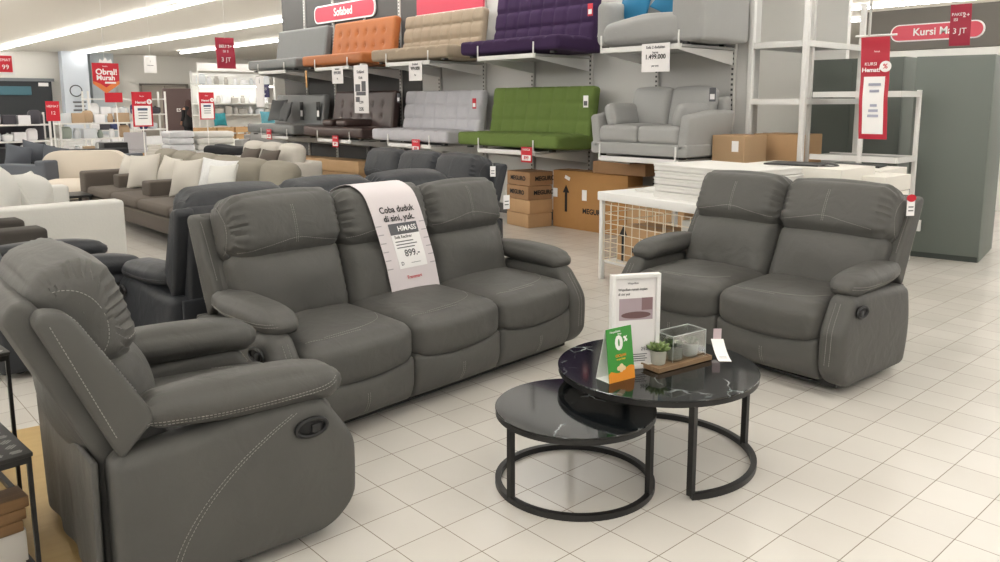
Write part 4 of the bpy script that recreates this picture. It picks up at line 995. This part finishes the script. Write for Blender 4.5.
# ------------------------------------------------------------------ other sofas on the left
def block_sofa(name, label, loc, rz, w_, d_, m, n=3, arm_w=.18, arm_h=.60, back_h=.70, leg=.10, seat_h=.42, backc=None, nb=None, backm=None, arms=(1, 1), cat='sofa', legm=BLACK, bt=.18, blocks=()):
    t = thing(name, label, cat, (loc[0], loc[1], 0), rz)
    obj('base', rbox(NB(), (w_, d_, .16), r=.015, step=.2, loc=(0, d_/2, leg+.08)), m, t)
    al, ar = arms; x0 = -w_/2+(arm_w if al else 0); x1 = w_/2-(arm_w if ar else 0); iw = x1-x0
    for i in range(n):
        obj('seat_cushion', rbox(NB(), (iw/n-.004, d_-bt-.01, seat_h-leg-.16), r=.045, puff=(0, .008, .018), step=.07, loc=(x0+iw/n*(i+.5), (d_-bt)/2, (seat_h+leg+.16)/2)), m, t)
    for s, on in ((-1, al), (1, ar)):
        if on: obj('arm', rbox(NB(), (arm_w, d_-.01, arm_h-leg), r=.03, puff=(.004, .004, .006), step=.10, loc=(s*(w_/2-arm_w/2), d_/2-.01, leg+(arm_h-leg)/2)), m, t)
    obj('back', rbox(NB(), (w_-.01, bt, back_h-leg), r=.03, puff=(0, .01, 0), step=.10, loc=(0, d_-bt/2, leg+(back_h-leg)/2)), m, t)
    nb = nb or n
    if backc:
        for i in range(nb):
            T = Matrix.Translation((x0+iw/nb*(i+.5), d_-bt-.10, seat_h+.01)) @ Matrix.Rotation(R(-10), 4, 'X')
            obj('back_cushion', rbox(NB(), (iw/nb-.006, .19, backc), r=.085, puff=(0, .04, .02), step=.05, M=T @ xf((0, 0, backc/2))), backm or m, t)
    for sx in (-1, 1):
        for yy in (.08, d_-.08): obj('leg', box(NB(), (.04, .04, leg), (sx*(w_/2-.08), yy, leg/2)), legm, t, smooth=False)
    for (x, y, a, b, c) in blocks: obj('arm_block', rbox(NB(), (a, b, c), r=.025, step=.1, loc=(x, y, seat_h+c/2-.005)), m, t)
    return t
FW_ = mat('white_fabric', (206, 205, 200), .85, bump=.1); FBR = mat('brown_taupe_fabric', (92, 84, 77), .9, bump=.15, bscale=120, var=.05); FKH = mat('khaki_fabric', (140, 134, 122), .9, bump=.1); FBE = mat('beige_fabric', (196, 191, 182), .9, bump=.1)
FCR = mat('cream_fabric', (214, 204, 190), .85, bump=.1); FGB = mat('slate_fabric', (92, 96, 103), .9, bump=.1); FDB = mat('dark_brown_fabric', (66, 62, 58), .9, bump=.1); FOL = mat('olive_gold_fabric', (128, 112, 76), .8, bump=.1); FDK = mat('near_black_fabric', (44, 45, 48), .9)
block_sofa('white_sofa', 'white sofa with a tall plain side panel facing the camera', (.46, 5.72), R(90), 1.95, 1.30, FW_, n=2, arm_w=.20, arm_h=.60, back_h=.66)
for lb, p, sz, rr, mm in (('large white cushion, leftmost on the white sofa', (-.42, 5.14, .72), .58, (R(-22), 0, R(62)), FW_), ('smaller white cushion, right one on the white sofa', (-.05, 5.62, .64), .44, (R(-30), 0, R(55)), FW_)): cushion('cushion', lb, sz, p, rr, mm, th=.30)
block_sofa('brown_armchair', 'dark brown fabric armchair at the left edge in front of the white sofa', (-.42, 3.98), R(92), .80, .80, FDB, n=1, arm_w=.22, arm_h=.58, back_h=.62, cat='armchair')
cushion('cushion', 'olive gold cushion at the left edge of the photo', .38, (-.72, 4.10, .63), (R(-14), R(8), R(60)), FOL, th=.16)
sec = block_sofa('sectional_sofa', 'long brown taupe sofa with seat-side arm blocks and khaki back cushions', (1.06, 6.45), R(-90), 3.9, 1.15, FBR, n=4, arm_w=.24, arm_h=.60, back_h=.70, leg=.14, backc=.42, nb=6, backm=FKH, arms=(1, 0),
    blocks=((-1.22, .42, .22, .42, .17), (-.10, .36, .24, .36, .17)))
for i, (lb, p, sz, a, mm) in enumerate((
    ('beige cushion, leftmost on the long taupe sofa', (1.55, 8.0, .60), .42, -75, FBE), ('beige cushion, second from the left on the long taupe sofa', (1.50, 7.36, .63), .46, -62, FBE),
    ('beige cushion, third from the left on the long taupe sofa', (1.66, 6.98, .62), .44, -85, FBE), ('beige cushion, fourth from the left on the long taupe sofa', (1.55, 6.15, .63), .46, -70, FBE),
    ('patterned white cushion beside the charcoal sofa on the long taupe sofa', (1.74, 5.78, .64), .46, -60, mat('patterned_white', (214, 214, 214), .85, var=.12, vscale=30)), ('white pointed cushion, rightmost on the long taupe sofa', (1.60, 5.36, .62), .44, -75, FW_))):
    cushion('cushion', lb, sz, p, (R(-18), R(4*(-1)**i), R(a)), mm, th=.18)
block_sofa('beige_sofa', 'beige sofa with plump back cushions behind the long taupe sofa', (3.05, 8.55), R(-90), 2.1, .95, FBE, n=3, backc=.42, back_h=.62)
for i, (p, lb, mm) in enumerate((((3.40, 8.0, .60), 'taupe bolster cushion, right one on the beige sofa', FBR), ((3.40, 8.6, .60), 'taupe cushion, left one on the beige sofa', FBR))): cushion('cushion', lb, .44, p, (R(-24), 0, R(-84)), mm, th=.2)
block_sofa('grey_sofa', 'small light grey sofa with two square cushions below the end of the sofabed wall', (6.9, 14.5), R(-42), 2.1, .85, mat('soft_grey_fabric', (148, 146, 144), .9), n=2, backc=.36, back_h=.70)
block_sofa('slate_sofa', 'slate grey sofa with cushions at the far left', (1.35, 10.9), R(-150), 1.9, .85, FGB, n=2, back_h=.66)
for i, (p, a) in enumerate((((.92, 11.0, .66), 10), ((1.18, 11.2, .70), 20), ((1.40, 10.95, .63), 5))): cushion('cushion', 'slate cushion, %s of three on the slate grey sofa' % ('left', 'middle', 'right')[i], .38, p, (R(-15), R(14), R(a)), FGB, th=.16)
cushion('cushion', 'white and pink cushion on the slate grey sofa', .34, (1.72, 10.75, .62), (R(-50), 0, R(20)), mat('pale_pink_fabric', (222, 212, 216), .85), th=.12)
block_sofa('dark_sofa', 'near black sofa behind the slate grey sofa at the far left', (.55, 13.5), R(178), 2.6, .85, FDK, n=3, back_h=.72)
block_sofa('dark_sofa', 'near black low sofa behind the cream curved sofa', (2.25, 12.4), R(170), 1.1, .8, FDK, n=1, back_h=.70)
# cream curved sofa
t = thing('curved_sofa', 'cream sofa with a rounded back standing left of the taupe sofa', 'sofa', (1.50, 9.72, 0), R(-32))
obj('back', prism(NB(), [(x, z) for x, z in rrect(1.12, .46, .22, 8)], .22, Matrix.Translation((0, .0, .55)) @ XZ, bev=.03), FCR, t)
obj('seat', rbox(NB(), (1.02, .75, .22), r=.09, puff=(0, .02, .02), step=.06, loc=(.06, -.45, .29)), FCR, t)
for x in (-.4, .5):
    for y in (-.15, -.75): obj('leg', lathe(NB(), [(.02, 0), (.025, .2)], 10, (x, y, 0)), BLACK, t)
t = thing('low_table', 'low black table between the white sofa and the taupe sofa', 'table', (.78, 8.0, 0), R(0))
obj('tabletop', rbox(NB(), (.5, .5, .03), r=.005, step=.3, loc=(0, 0, .34)), BLACK, t)
for x in (-.22, .22):
    for y in (-.22, .22): obj('leg', box(NB(), (.03, .03, .325), (x, y, .1625)), BLACK, t, smooth=False)
tag(obj('dark_throw', rbox(NB(), (1.3, .6, .14), r=.06, step=.05, fn=lambda x, y, z, u, v, w_: [x, y, z+.02*math.sin(9*x)+.015*math.sin(13*y+4*x)], loc=(0, 0, .07)), FDK, loc=(4.35, 10.75, .55), rz=R(-40)), 'black fluffy throw spread on a white bench', 'throw')
t = thing('white_bench', 'white bench carrying a black fluffy throw', 'bench', (4.35, 10.75, 0), R(-40)); obj('top', rbox(NB(), (1.5, .7, .06), r=.01, step=.4, loc=(0, 0, .519)), WHITE, t)
for x in (-.68, .68): obj('leg', box(NB(), (.05, .6, .49), (x, 0, .245)), WHITE, t, smooth=False)

# ------------------------------------------------------------------ bottom left: wire side tables on a plywood board
tag(obj('plywood_board', rbox(NB(), (.74, 1.35, .03), r=.004, step=.3, loc=(0, 0, .015)), wood_mat('plywood', (172, 142, 92), (204, 176, 124), 2, .55), loc=(-1.37, .60, .0005), rz=R(-6)), 'yellowish plywood board lying on the floor behind the foreground armchair', 'board')
def frame_table(label, loc, rz, w_, d_, h, top=True):
    t = thing('side_table', label, 'side table', loc, rz); r = .009
    for x in (0, -w_):
        for y in (0, d_): obj('leg', box(NB(), (.012, .012, h), (x, y, h/2)), BLACKM, t, smooth=False)
    for z in (.009, h-.009):
        bm = NB(); box(bm, (w_, .018, .018), (-w_/2, 0, z)); box(bm, (w_, .018, .018), (-w_/2, d_, z)); box(bm, (.018, d_-.02, .018), (0, d_/2, z)); box(bm, (.018, d_-.02, .018), (-w_, d_/2, z)); obj('rail', bm, BLACKM, t, smooth=False)
    tp = obj('tabletop', box(NB(), (w_+.02, d_+.02, .012), (-w_/2, d_/2, h+.006), bev=.002), mat('dark_patterned_top', (48, 46, 44), .5), t)
    bm = NB(); rr = random.Random(3)
    for i in range(9):
        for j in range(9):
            cx, cy = -w_*(i+.5)/9, d_*(j+.5)/9; a = rr.choice((0, 90, 45))
            for k_ in (-.008, 0, .008): box(bm, (.034, .003, .0008), (cx, cy, h+.0125), (0, 0, R(a))) if k_ == 0 else box(bm, (.026, .003, .0008), (cx-math.sin(R(a))*k_, cy+math.cos(R(a))*k_, h+.0125), (0, 0, R(a)))
    o = obj('line_pattern', bm, mat('pattern_silver', (170, 170, 166), .5), tp, smooth=False)
    return t
frame_table('black wire frame side table with a line-patterned top at the bottom left corner', (-1.302, -.055, .031), R(4), .45, .45, .385)
frame_table('taller black wire frame side table at the left edge behind the patterned one', (-1.235, .52, .031), R(4), .40, .40, .54)
for i in range(3):
    tag(obj('wood_block', rbox(NB(), (.42, .10, .035), r=.004, step=.2, loc=(0, 0, .018)), wood_mat('reclaimed_wood', (110, 82, 54), (160, 124, 84), 4), loc=(-1.53+.01*i, .06, .0315+.0365*i+.12), rz=R(5)), 'rough wooden slat, %s of three stacked inside the patterned side table' % ('bottom', 'middle', 'top')[i], 'wood slat', 'slats stacked inside the side table')
tag(obj('white_carton_base', rbox(NB(), (.40, .34, .118), r=.004, step=.3, loc=(0, 0, .06)), WB2, loc=(-1.52, .20, .0315), rz=R(4)), 'low white box under the wooden slats inside the patterned side table', 'box')

# ------------------------------------------------------------------ hanging and standing signs on the left
ORG = mat('sale_orange', (226, 130, 70), .5)
t = thing('sale_banner', 'red pointed banner reading Obral Murah hanging over the left aisle', 'hanging sign', (3.09, 14.0, 1.93), R(2))
pp = [(-.23, .27), (.25, .27), (.25, -.12), (.0, -.30), (-.23, -.12)]
obj('orange_panel', prism(NB(), pp, .02, XZ), ORG, t, smooth=False); obj('red_panel', prism(NB(), [(-.23, .27), (.25, .27), (.25, -.06), (.12, -.10), (0, -.19), (-.10, -.12), (-.23, -.07)], .024, Matrix.Translation((0, -.002, 0)) @ XZ), RED, t, smooth=False)
text('Obral!', .15, WHITEP, t, (.02, -.016, .10), bold=.03); text('Murah', .13, WHITEP, t, (.0, -.016, -.01), bold=.03); text('hanya', .04, WHITEP, t, (0, -.016, .21)); obj('white_tab', box(NB(), (.2, .006, .035), (.08, -.014, -.10)), WHITEP, t, smooth=False)
obj('top_ornament', prism(NB(), [(-.10, 0), (-.08, .07), (-.03, .03), (.02, .10), (.06, .03), (.12, .07), (.14, 0)], .02, Matrix.Translation((0, 0, .275)) @ XZ), WHITEP, t, smooth=False); obj('hanger_wire', tube(NB(), [(0, 0, .27), (0, 0, 1.55)], .004, 4), WHITE, t)
t = thing('hanging_poster', 'white paper poster hanging left of the far door', 'hanging sign', (3.94, 14.0, 2.20), R(4)); obj('sheet', box(NB(), (.25, .006, .34), bev=.001), WHITEP, t); text('i', .06, INKG, t, (0, -.006, .06)); obj('printed_line', box(NB(), (.12, .002, .01), (0, -.005, -.02)), INKG, t, smooth=False); obj('hanger_wire', tube(NB(), [(0, 0, .17), (0, 0, 1.29)], .003, 4), WHITE, t)
t = thing('hanging_poster', 'deep red paper poster hanging just left of the sofabed wall', 'hanging sign', (4.62, 12.0, 2.35), R(-8)); obj('sheet', rbox(NB(), (.34, .006, .56), r=.001, step=.05, fn=fsg), mat('deep_red_paper', (166, 38, 62), .6), t)
text('BELI 2+', .075, WHITEP, t, (0, -.016, .12)); text('ISI 3', .06, WHITEP, t, (0, -.016, .03)); text('3 JT', .11, WHITEP, t, (0, -.016, -.12)); obj('hanger_wire', tube(NB(), [(0, 0, .27), (0, 0, 1.14)], .003, 4), WHITE, t)
t = thing('hanging_screen', 'white framed red price screen at the top left edge', 'hanging sign', (1.0, 12.0, 2.05), R(0)); obj('frame', box(NB(), (.36, .04, .34), bev=.004), WHITE, t); obj('panel', box(NB(), (.29, .01, .25), (0, -.022, 0)), RED, t, smooth=False); text('HEMAT', .06, WHITEP, t, (.03, -.03, .06)); text('99', .10, WHITEP, t, (.05, -.03, -.05)); obj('hanger_wire', tube(NB(), [(0, 0, .17), (0, 0, 1.45)], .004, 4), WHITE, t)
def stand_sign(label, x, y, z0, z1, w_, big=True):
    h = z1-z0; t = thing('standing_sign', label, 'standing sign', (x, y, 0), 0)
    obj('pole', tube(NB(), [(0, .02, .02), (0, .02, z0+.1)], .012, 8), WHITE, t); obj('base', lathe(NB(), [(0, 0), (.16, 0), (.16, .012), (0, .02)], 20), WHITE, t)
    obj('red_board', box(NB(), (w_, .015, h), (0, 0, z0+h/2)), RED, t, smooth=False); obj('price_sheet', box(NB(), (w_*.84, .004, h*.56), (0, -.009, z0+h*.32)), WHITEP, t, smooth=False)
    text('hanya', h*.055, WHITEP, t, (0, -.011, z0+h*.88)); text('Hemat!', h*.10, WHITEP, t, (-.03, -.011, z0+h*.70), bold=.03); badge(t, w_*.36, z0+h*.72, h*.075, '%', h*.08)
    obj('blue_band', box(NB(), (w_*.5, .002, h*.07), (0, -.0125, z0+h*.50)), mat('slate_blue_print', (70, 88, 120), .6), t, smooth=False)
    for i in range(3): obj('printed_line', box(NB(), (w_*.45, .002, h*.022), (0, -.0125, z0+h*(.40-.08*i))), INKG, t, smooth=False)
stand_sign('larger red sign with a white price sheet standing in front of the far door', 3.73, 14.0, .98, 1.66, .38)
stand_sign('red sign with a white price sheet standing beside the walking person', 5.03, 14.0, 1.10, 1.66, .31)
t = thing('red_sign', 'small red and white sign partly behind the larger red standing sign', 'sign', (3.62, 15.2, 0), R(0)); obj('board', box(NB(), (.34, .02, .20), (-.05, 0, 1.56)), RED, t, smooth=False); obj('pole', tube(NB(), [(0, .02, .02), (0, .02, 1.5)], .012, 8), WHITE, t); obj('base', lathe(NB(), [(0, 0), (.16, 0), (.16, .012), (0, .02)], 20), WHITE, t)
t = thing('red_sign', 'small red sign standing among the goods at the far left', 'sign', (2.72, 16.5, 0), 0); obj('board', box(NB(), (.26, .02, .42), (0, 0, 1.28)), RED, t, smooth=False); obj('pole', tube(NB(), [(0, .02, .02), (0, .02, 1.1)], .012, 8), WHITE, t); text('HEMAT', .07, WHITEP, t, (0, -.013, 1.38)); text('12', .10, WHITEP, t, (0, -.013, 1.24)); obj('base', lathe(NB(), [(0, 0), (.16, 0), (.16, .012), (0, .02)], 20), WHITE, t)

# ------------------------------------------------------------------ display racks and goods on the left
def rack(label, loc, rz, w_, d_, h, levels, m=RK, back=None):
    t = thing('display_rack', label, 'rack', loc, rz)
    for x in (-w_/2, w_/2):
        for y in (0, d_): obj('post', box(NB(), (.04, .04, h), (x, y, h/2)), m, t, smooth=False)
    for z in levels: obj('shelf', box(NB(), (w_+.03, d_+.03, .03), (0, d_/2, z)), m, t, smooth=False)
    if back: obj('back_panel', box(NB(), (w_-.04, .02, h-.1), (0, d_-.03, h/2)), back, t, smooth=False)
    return t
GM = [mat('goods_%d' % i, c, .5) for i, c in enumerate(((232, 232, 234), (206, 210, 214), (60, 58, 66), (176, 150, 120), (150, 160, 150), (56, 66, 110), (180, 176, 170)))]
GW = wood_mat('goods_wood', (176, 136, 92), (204, 168, 120), 3)
def proto_pot():
    bm = lathe(NB(), [(0, 0), (.09, 0), (.12, .04), (.12, .14), (.10, .15), (.02, .17), (.02, .19), (0, .19)], 14); return bm
def proto_jar(): return lathe(NB(), [(0, 0), (.05, 0), (.06, .02), (.065, .12), (.04, .17), (.05, .20), (0, .20)], 12)
def proto_bag(): return rbox(NB(), (.20, .12, .24), r=.04, puff=(.01, .02, .02), step=.08, loc=(0, 0, .121))
def proto_carton(): return rbox(NB(), (.24, .20, .19), r=.004, step=.3, loc=(0, 0, .096))
protos = {'pot': (proto_pot, 'cooking pot'), 'jar': (proto_jar, 'jar'), 'bag': (proto_bag, 'bagged item'), 'goods_box': (proto_carton, 'box')}
pme = {}
cn = {0: 'white', 1: 'pale grey', 2: 'black', 3: 'tan', 4: 'sage', 5: 'navy', 6: 'beige'}
def goods(kind, k_, loc, rz, where, sc=1.0):
    key = (kind, k_)
    if key not in pme:
        o = obj(kind, protos[kind][0](), GM[k_]); pme[key] = o
    else:
        o = pme[key].copy(); C.objects.link(o)
    o.location = loc; o.rotation_euler = (0, 0, rz); o.scale = (sc, sc, sc)
    tag(o, '%s %s on the %s' % (cn[k_], protos[kind][1], where), protos[kind][1], '%s %ss on the %s' % (cn[k_], protos[kind][1], where))
rr = random.Random(11)
def fill(loc, rz, w_, d_, levels, where, kinds, cols_, step=.22, sc=1.1):
    c, s = math.cos(rz), math.sin(rz)
    for z in levels:
        x = -w_/2+.16
        while x < w_/2-.1:
            kd = rr.choice(kinds); k_ = rr.choice(cols_); y = d_*.4
            goods(kd, k_, (loc[0]+c*x-s*y, loc[1]+s*x+c*y, z+.016), rz+rr.uniform(-.2, .2), where, sc*rr.uniform(.85, 1.1)); x += step*rr.uniform(.95, 1.3)
spots = [((1.6, 17.2, 0), 0, 2.4, .5, 1.25, (.25, .62, .98), 'low white rack at the far left', GM[2], ('pot', 'goods_box', 'bag'), (0, 0, 0, 1, 2)),
         ((3.9, 17.6, 0), 0, 1.6, .5, 1.30, (.25, .62, .98), 'metal rack below the red pointed banner', None, ('bag', 'jar', 'goods_box'), (0, 1, 4, 3)),
         ((5.2, 19.5, 0), 0, 1.9, .5, 1.75, (.35, .75, 1.15, 1.55), 'white rack behind the red standing sign', None, ('pot', 'goods_box', 'bag'), (0, 0, 1, 2, 5)),
         ((8.42, 20.0, 0), 0, 2.3, .5, 2.35, (.12, 1.10, 1.42, 1.95), 'tall bright rack right of the walking person', mat('rack_backing_white', (236, 236, 232), .6), ('jar', 'jar', 'bag', 'pot'), (0, 0, 1, 1, 6)),
         ((11.0, 19.2, 0), R(-20), 2.3, .5, 2.35, (.12, 1.10, 1.42, 1.95), 'tall bright rack close to the sofabed wall', mat('rack_backing_white', (236, 236, 232), .6), ('jar', 'jar', 'bag'), (0, 1, 1, 6))]
for loc, rz, w_, d_, h, lv, where, bk, kinds, cc in spots:
    rk_ = rack('white display rack, the '+where, loc, rz, w_, d_, h, lv, back=bk)
    if h > 2: obj('shelf_light', box(NB(), (w_-.1, .04, .03), (0, .04, lv[-1]-.035)), mat('shelf_lamp', (255, 252, 246), .5, emis=9), rk_, smooth=False); obj('fascia', box(NB(), (w_+.03, .03, .22), (0, -.02, h+.10)), WHITEP, rk_, smooth=False)
    fill(loc, rz, w_, d_, lv[:-1] if h-lv[-1] < .2 else lv, where, kinds, cc)
# tops of the low racks
fill((1.6, 17.2, 0), 0, 2.4, .5, (1.0,), 'top of the low white rack at the far left', ('pot', 'bag'), (0, 1, 0)) if False else None
for i in range(5):
    t = thing('wooden_crate', 'wooden crate, %s in the row below the tall bright racks' % ('leftmost', 'second from the left', 'middle', 'second from the right', 'rightmost')[i], 'crate', (7.05+.52*i, 19.2, .001), 0, 'wooden crates below the tall bright racks')
    bm = NB()
    for z in (.10, .30, .50, .70): box(bm, (.46, .02, .14), (0, -.2, z)); box(bm, (.46, .02, .14), (0, .2, z)); box(bm, (.02, .38, .14), (-.22, 0, z)); box(bm, (.02, .38, .14), (.22, 0, z))
    obj('slats', bm, GW, t, smooth=False); bm = NB()
    for x in (-.2, .2):
        for y in (-.18, .18): box(bm, (.03, .02, .78), (x, y, .39))
    obj('corner_posts', bm, GW, t, smooth=False)
cushion('cushion', 'teal patterned cushion beside the walking person on the crates', .40, (7.35, 18.85, 1.0), (R(-12), 0, R(10)), mat('teal_pattern', (40, 130, 140), .8, var=.3, vscale=12), th=.14)
cushion('cushion', 'teal and white cushion near the grey lower sofabed', .42, (8.75, 18.85, 1.02), (R(-12), 0, R(-6)), mat('teal_soft', (90, 150, 165), .8, var=.3, vscale=10), th=.14)
cushion('cushion', 'round white fluffy cushion in front of the wooden crates', .62, (6.55, 16.6, .40), (R(-20), 0, R(-10)), FW_, th=.35).location.z = .30
# mattress stack
for i in range(6):
    t = tag(obj('folded_mattress', rbox(NB(), (.52, .6, .135), r=.04, puff=(.005, .005, .008), step=.08, loc=(0, 0, .068)), mat('plastic_wrapped_white', (198, 200, 204), .25, var=.1, vscale=12), loc=(4.72, 14.9, .001+.142*i), rz=R(-6+3*(i % 2))), 'wrapped white mattress in the tall stack left of the person, %s' % ('bottom', 'second from the bottom', 'third from the bottom', 'fourth from the bottom', 'fifth from the bottom', 'topmost')[i], 'mattress', 'wrapped mattresses in the stack')
for i in range(3): tag(obj('folded_duvet', rbox(NB(), (.8, .55, .13), r=.05, puff=(0, .01, .01), step=.08, loc=(0, 0, .065)), FW_, loc=(5.5, 14.9, .42+.135*i), rz=R(-10)), 'folded white duvet right of the mattress stack, %s of three' % ('bottom', 'middle', 'top')[i], 'duvet', 'folded white duvets')
t = thing('white_bench', 'low white bench carrying folded duvets right of the mattress stack', 'bench', (5.5, 14.9, 0), R(-10)); obj('top', box(NB(), (.9, .6, .05), (0, 0, .39), bev=.005), WHITE, t)
for x in (-.4, .4): obj('leg', box(NB(), (.04, .55, .365), (x, 0, .1825)), WHITE, t, smooth=False)
# white shell chair with wooden legs
t = thing('shell_chair', 'white shell chair on pale wooden legs right of the black box', 'chair', (3.75, 14.6, 0), R(160))
obj('shell', rbox(NB(), (.44, .42, .07), r=.03, step=.05, loc=(0, 0, .46), fn=lambda x, y, z, u, v, w_: [x, y, z+.04*u*u]), mat('shell_grey', (178, 176, 180), .5), t)
obj('backrest', rbox(NB(), (.42, .05, .36), r=.024, step=.05, loc=(0, .21, .68), fn=lambda x, y, z, u, v, w_: [x, y-.05*u*u, z]), mat('shell_grey', (178, 176, 180), .5), t)
for sx in (-1, 1):
    for sy in (-1, 1): obj('leg', tube(NB(), [(sx*.13, sy*.13, .43), (sx*.23, sy*.22, 0)], [.018, .012], 8), GW, t)
t = thing('side_cabinet', 'black box-shaped cabinet on wooden legs left of the shell chair', 'cabinet', (3.02, 13.6, 0), 0)
obj('body', rbox(NB(), (.42, .36, .22), r=.01, step=.3, loc=(0, 0, .60)), BLACK, t)
for sx in (-.17, .17):
    for sy in (-.14, .14): obj('leg', tube(NB(), [(sx, sy, .49), (sx*1.1, sy*1.1, 0)], .015, 8), GW, t)

# ------------------------------------------------------------------ the person far away
def skin(name, edges, verts, rad, m, parent=None, sub=1):
    me = bpy.data.meshes.new(name); me.from_pydata([Vector(v) for v in verts], edges, []); o = bpy.data.objects.new(name, me); C.objects.link(o)
    md = o.modifiers.new('skin', 'SKIN'); md.use_smooth_shade = True
    for i, r_ in enumerate(rad): me.skin_vertices[0].data[i].radius = (r_, r_) if not isinstance(r_, tuple) else r_
    me.skin_vertices[0].data[0].use_root = True
    s_ = o.modifiers.new('sub', 'SUBSURF'); s_.levels = sub; s_.render_levels = sub
    dg = bpy.context.evaluated_depsgraph_get(); m2 = bpy.data.meshes.new_from_object(o.evaluated_get(dg)); C.objects.unlink(o); bpy.data.objects.remove(o)
    return obj(name, m2, m, parent)
SKINM = mat('skin_tone', (176, 130, 104), .6)
per = thing('person', 'person in a brown headscarf and black clothes holding a white bag, seen from behind', 'person', (8.72, 24.6, 0), R(200))
V = [(0, 0, .84), (0, 0, 1.05), (0, .01, 1.26), (0, 0, 1.36), (0, -.01, 1.46), (.09, 0, .80), (.10, -.02, .44), (.10, .02, .08), (.10, -.10, .04), (-.09, 0, .80), (-.10, .04, .44), (-.10, .08, .08), (-.10, -.04, .04),
     (.17, 0, 1.25), (.22, .0, 1.0), (.21, -.12, .82), (-.17, 0, 1.25), (-.22, .02, 1.0), (-.20, -.08, .80)]
Ed = [(0, 1), (1, 2), (2, 3), (3, 4), (0, 5), (5, 6), (6, 7), (7, 8), (0, 9), (9, 10), (10, 11), (11, 12), (2, 13), (13, 14), (14, 15), (2, 16), (16, 17), (17, 18)]
Rd = [.14, .12, .14, .055, .095, .09, .065, .045, .04, .09, .065, .045, .04, .06, .045, .028, .06, .045, .028]
def hand(o, d):
    for k_ in range(5):
        a = (k_-2)*.016; L_ = (.06, .075, .08, .072, .05)[k_]
        b0 = len(V); V.append((o[0]+a, o[1]-.01, o[2]-.03)); V.append((o[0]+a*1.3, o[1]-.03, o[2]-.03-L_)); Ed.append((d, b0)); Ed.append((b0, b0+1)); Rd.extend([.010, .008])
hand(V[15], 15); hand(V[18], 18)
skin('body', Ed, V, Rd, SKINM, per)
PBL = mat('black_cloth', (24, 23, 25), .9)
def robe(x, y, z, u, v, w_): return [x*(1-.12*w_), y*(1-.1*w_), z]
obj('dress', rbox(NB(), (.40, .28, .72), r=.10, step=.06, fn=robe, loc=(0, 0, .99)), PBL, per)
for sx, yy in ((.10, 0), (-.10, .03)): obj('trouser_leg', tube(NB(), [(sx, yy, .70), (sx, yy+.01, .40), (sx, yy+.02, .06)], [.105, .085, .075], 12), PBL, per)
obj('headscarf', lathe(NB(), [(0, .96), (.17, .99), (.20, 1.08), (.185, 1.2), (.13, 1.31), (.118, 1.42), (.10, 1.51), (.05, 1.56), (0, 1.57)], 20), mat('brown_scarf', (62, 38, 34), .85), per)
for s_, a_ in ((1, (.20, 0, 1.22)), (-1, (-.20, 0, 1.22))): obj('sleeve', tube(NB(), [a_, (s_*.225, 0, 1.0), (s_*.21, -.09, .86)], [.065, .055, .045], 10), PBL, per)
t = tag(obj('white_bag', rbox(NB(), (.26, .20, .30), r=.09, puff=(.02, .02, .02), step=.05, loc=(0, 0, -.15)), WHITEP, loc=(9.02, 24.48, .93)), 'white bag held by the far person', 'bag')

# hang tags on the recliners
def recliner_tag(label, loc, rz, red):
    t = thing('hang_tag', label, 'hang tag', loc, rz)
    obj('card', box(NB(), (.045, .003, .085), (0, 0, -.055), bev=.001), WHITEP, t); obj('string', tube(NB(), [(0, .012, .02), (0, 0, -.012)], .0012, 4), WHITE, t)
    if red: obj('red_disc', prism(NB(), [(.026*math.cos(a*PI/12), .020*math.sin(a*PI/12)) for a in range(24)], .004, Matrix.Translation((0, -.002, -.003)) @ XZ), RED, t)
    for i in range(2): obj('printed_line', box(NB(), (.028, .001, .006), (0, -.0025, -.05-.02*i)), INKG, t, smooth=False)
recliner_tag('white hang tag with a red disc at the right headrest of the loveseat', (2.66, -.962, .93), R(-35), True)
recliner_tag('white hang tag on the right headrest edge of the grey three-seat sofa', (1.50, .93, .89), R(-10), False)
recliner_tag('white hang tag on the wing of the charcoal sofa by the brown cartons', (2.58, 2.27, .93), R(-50), False)
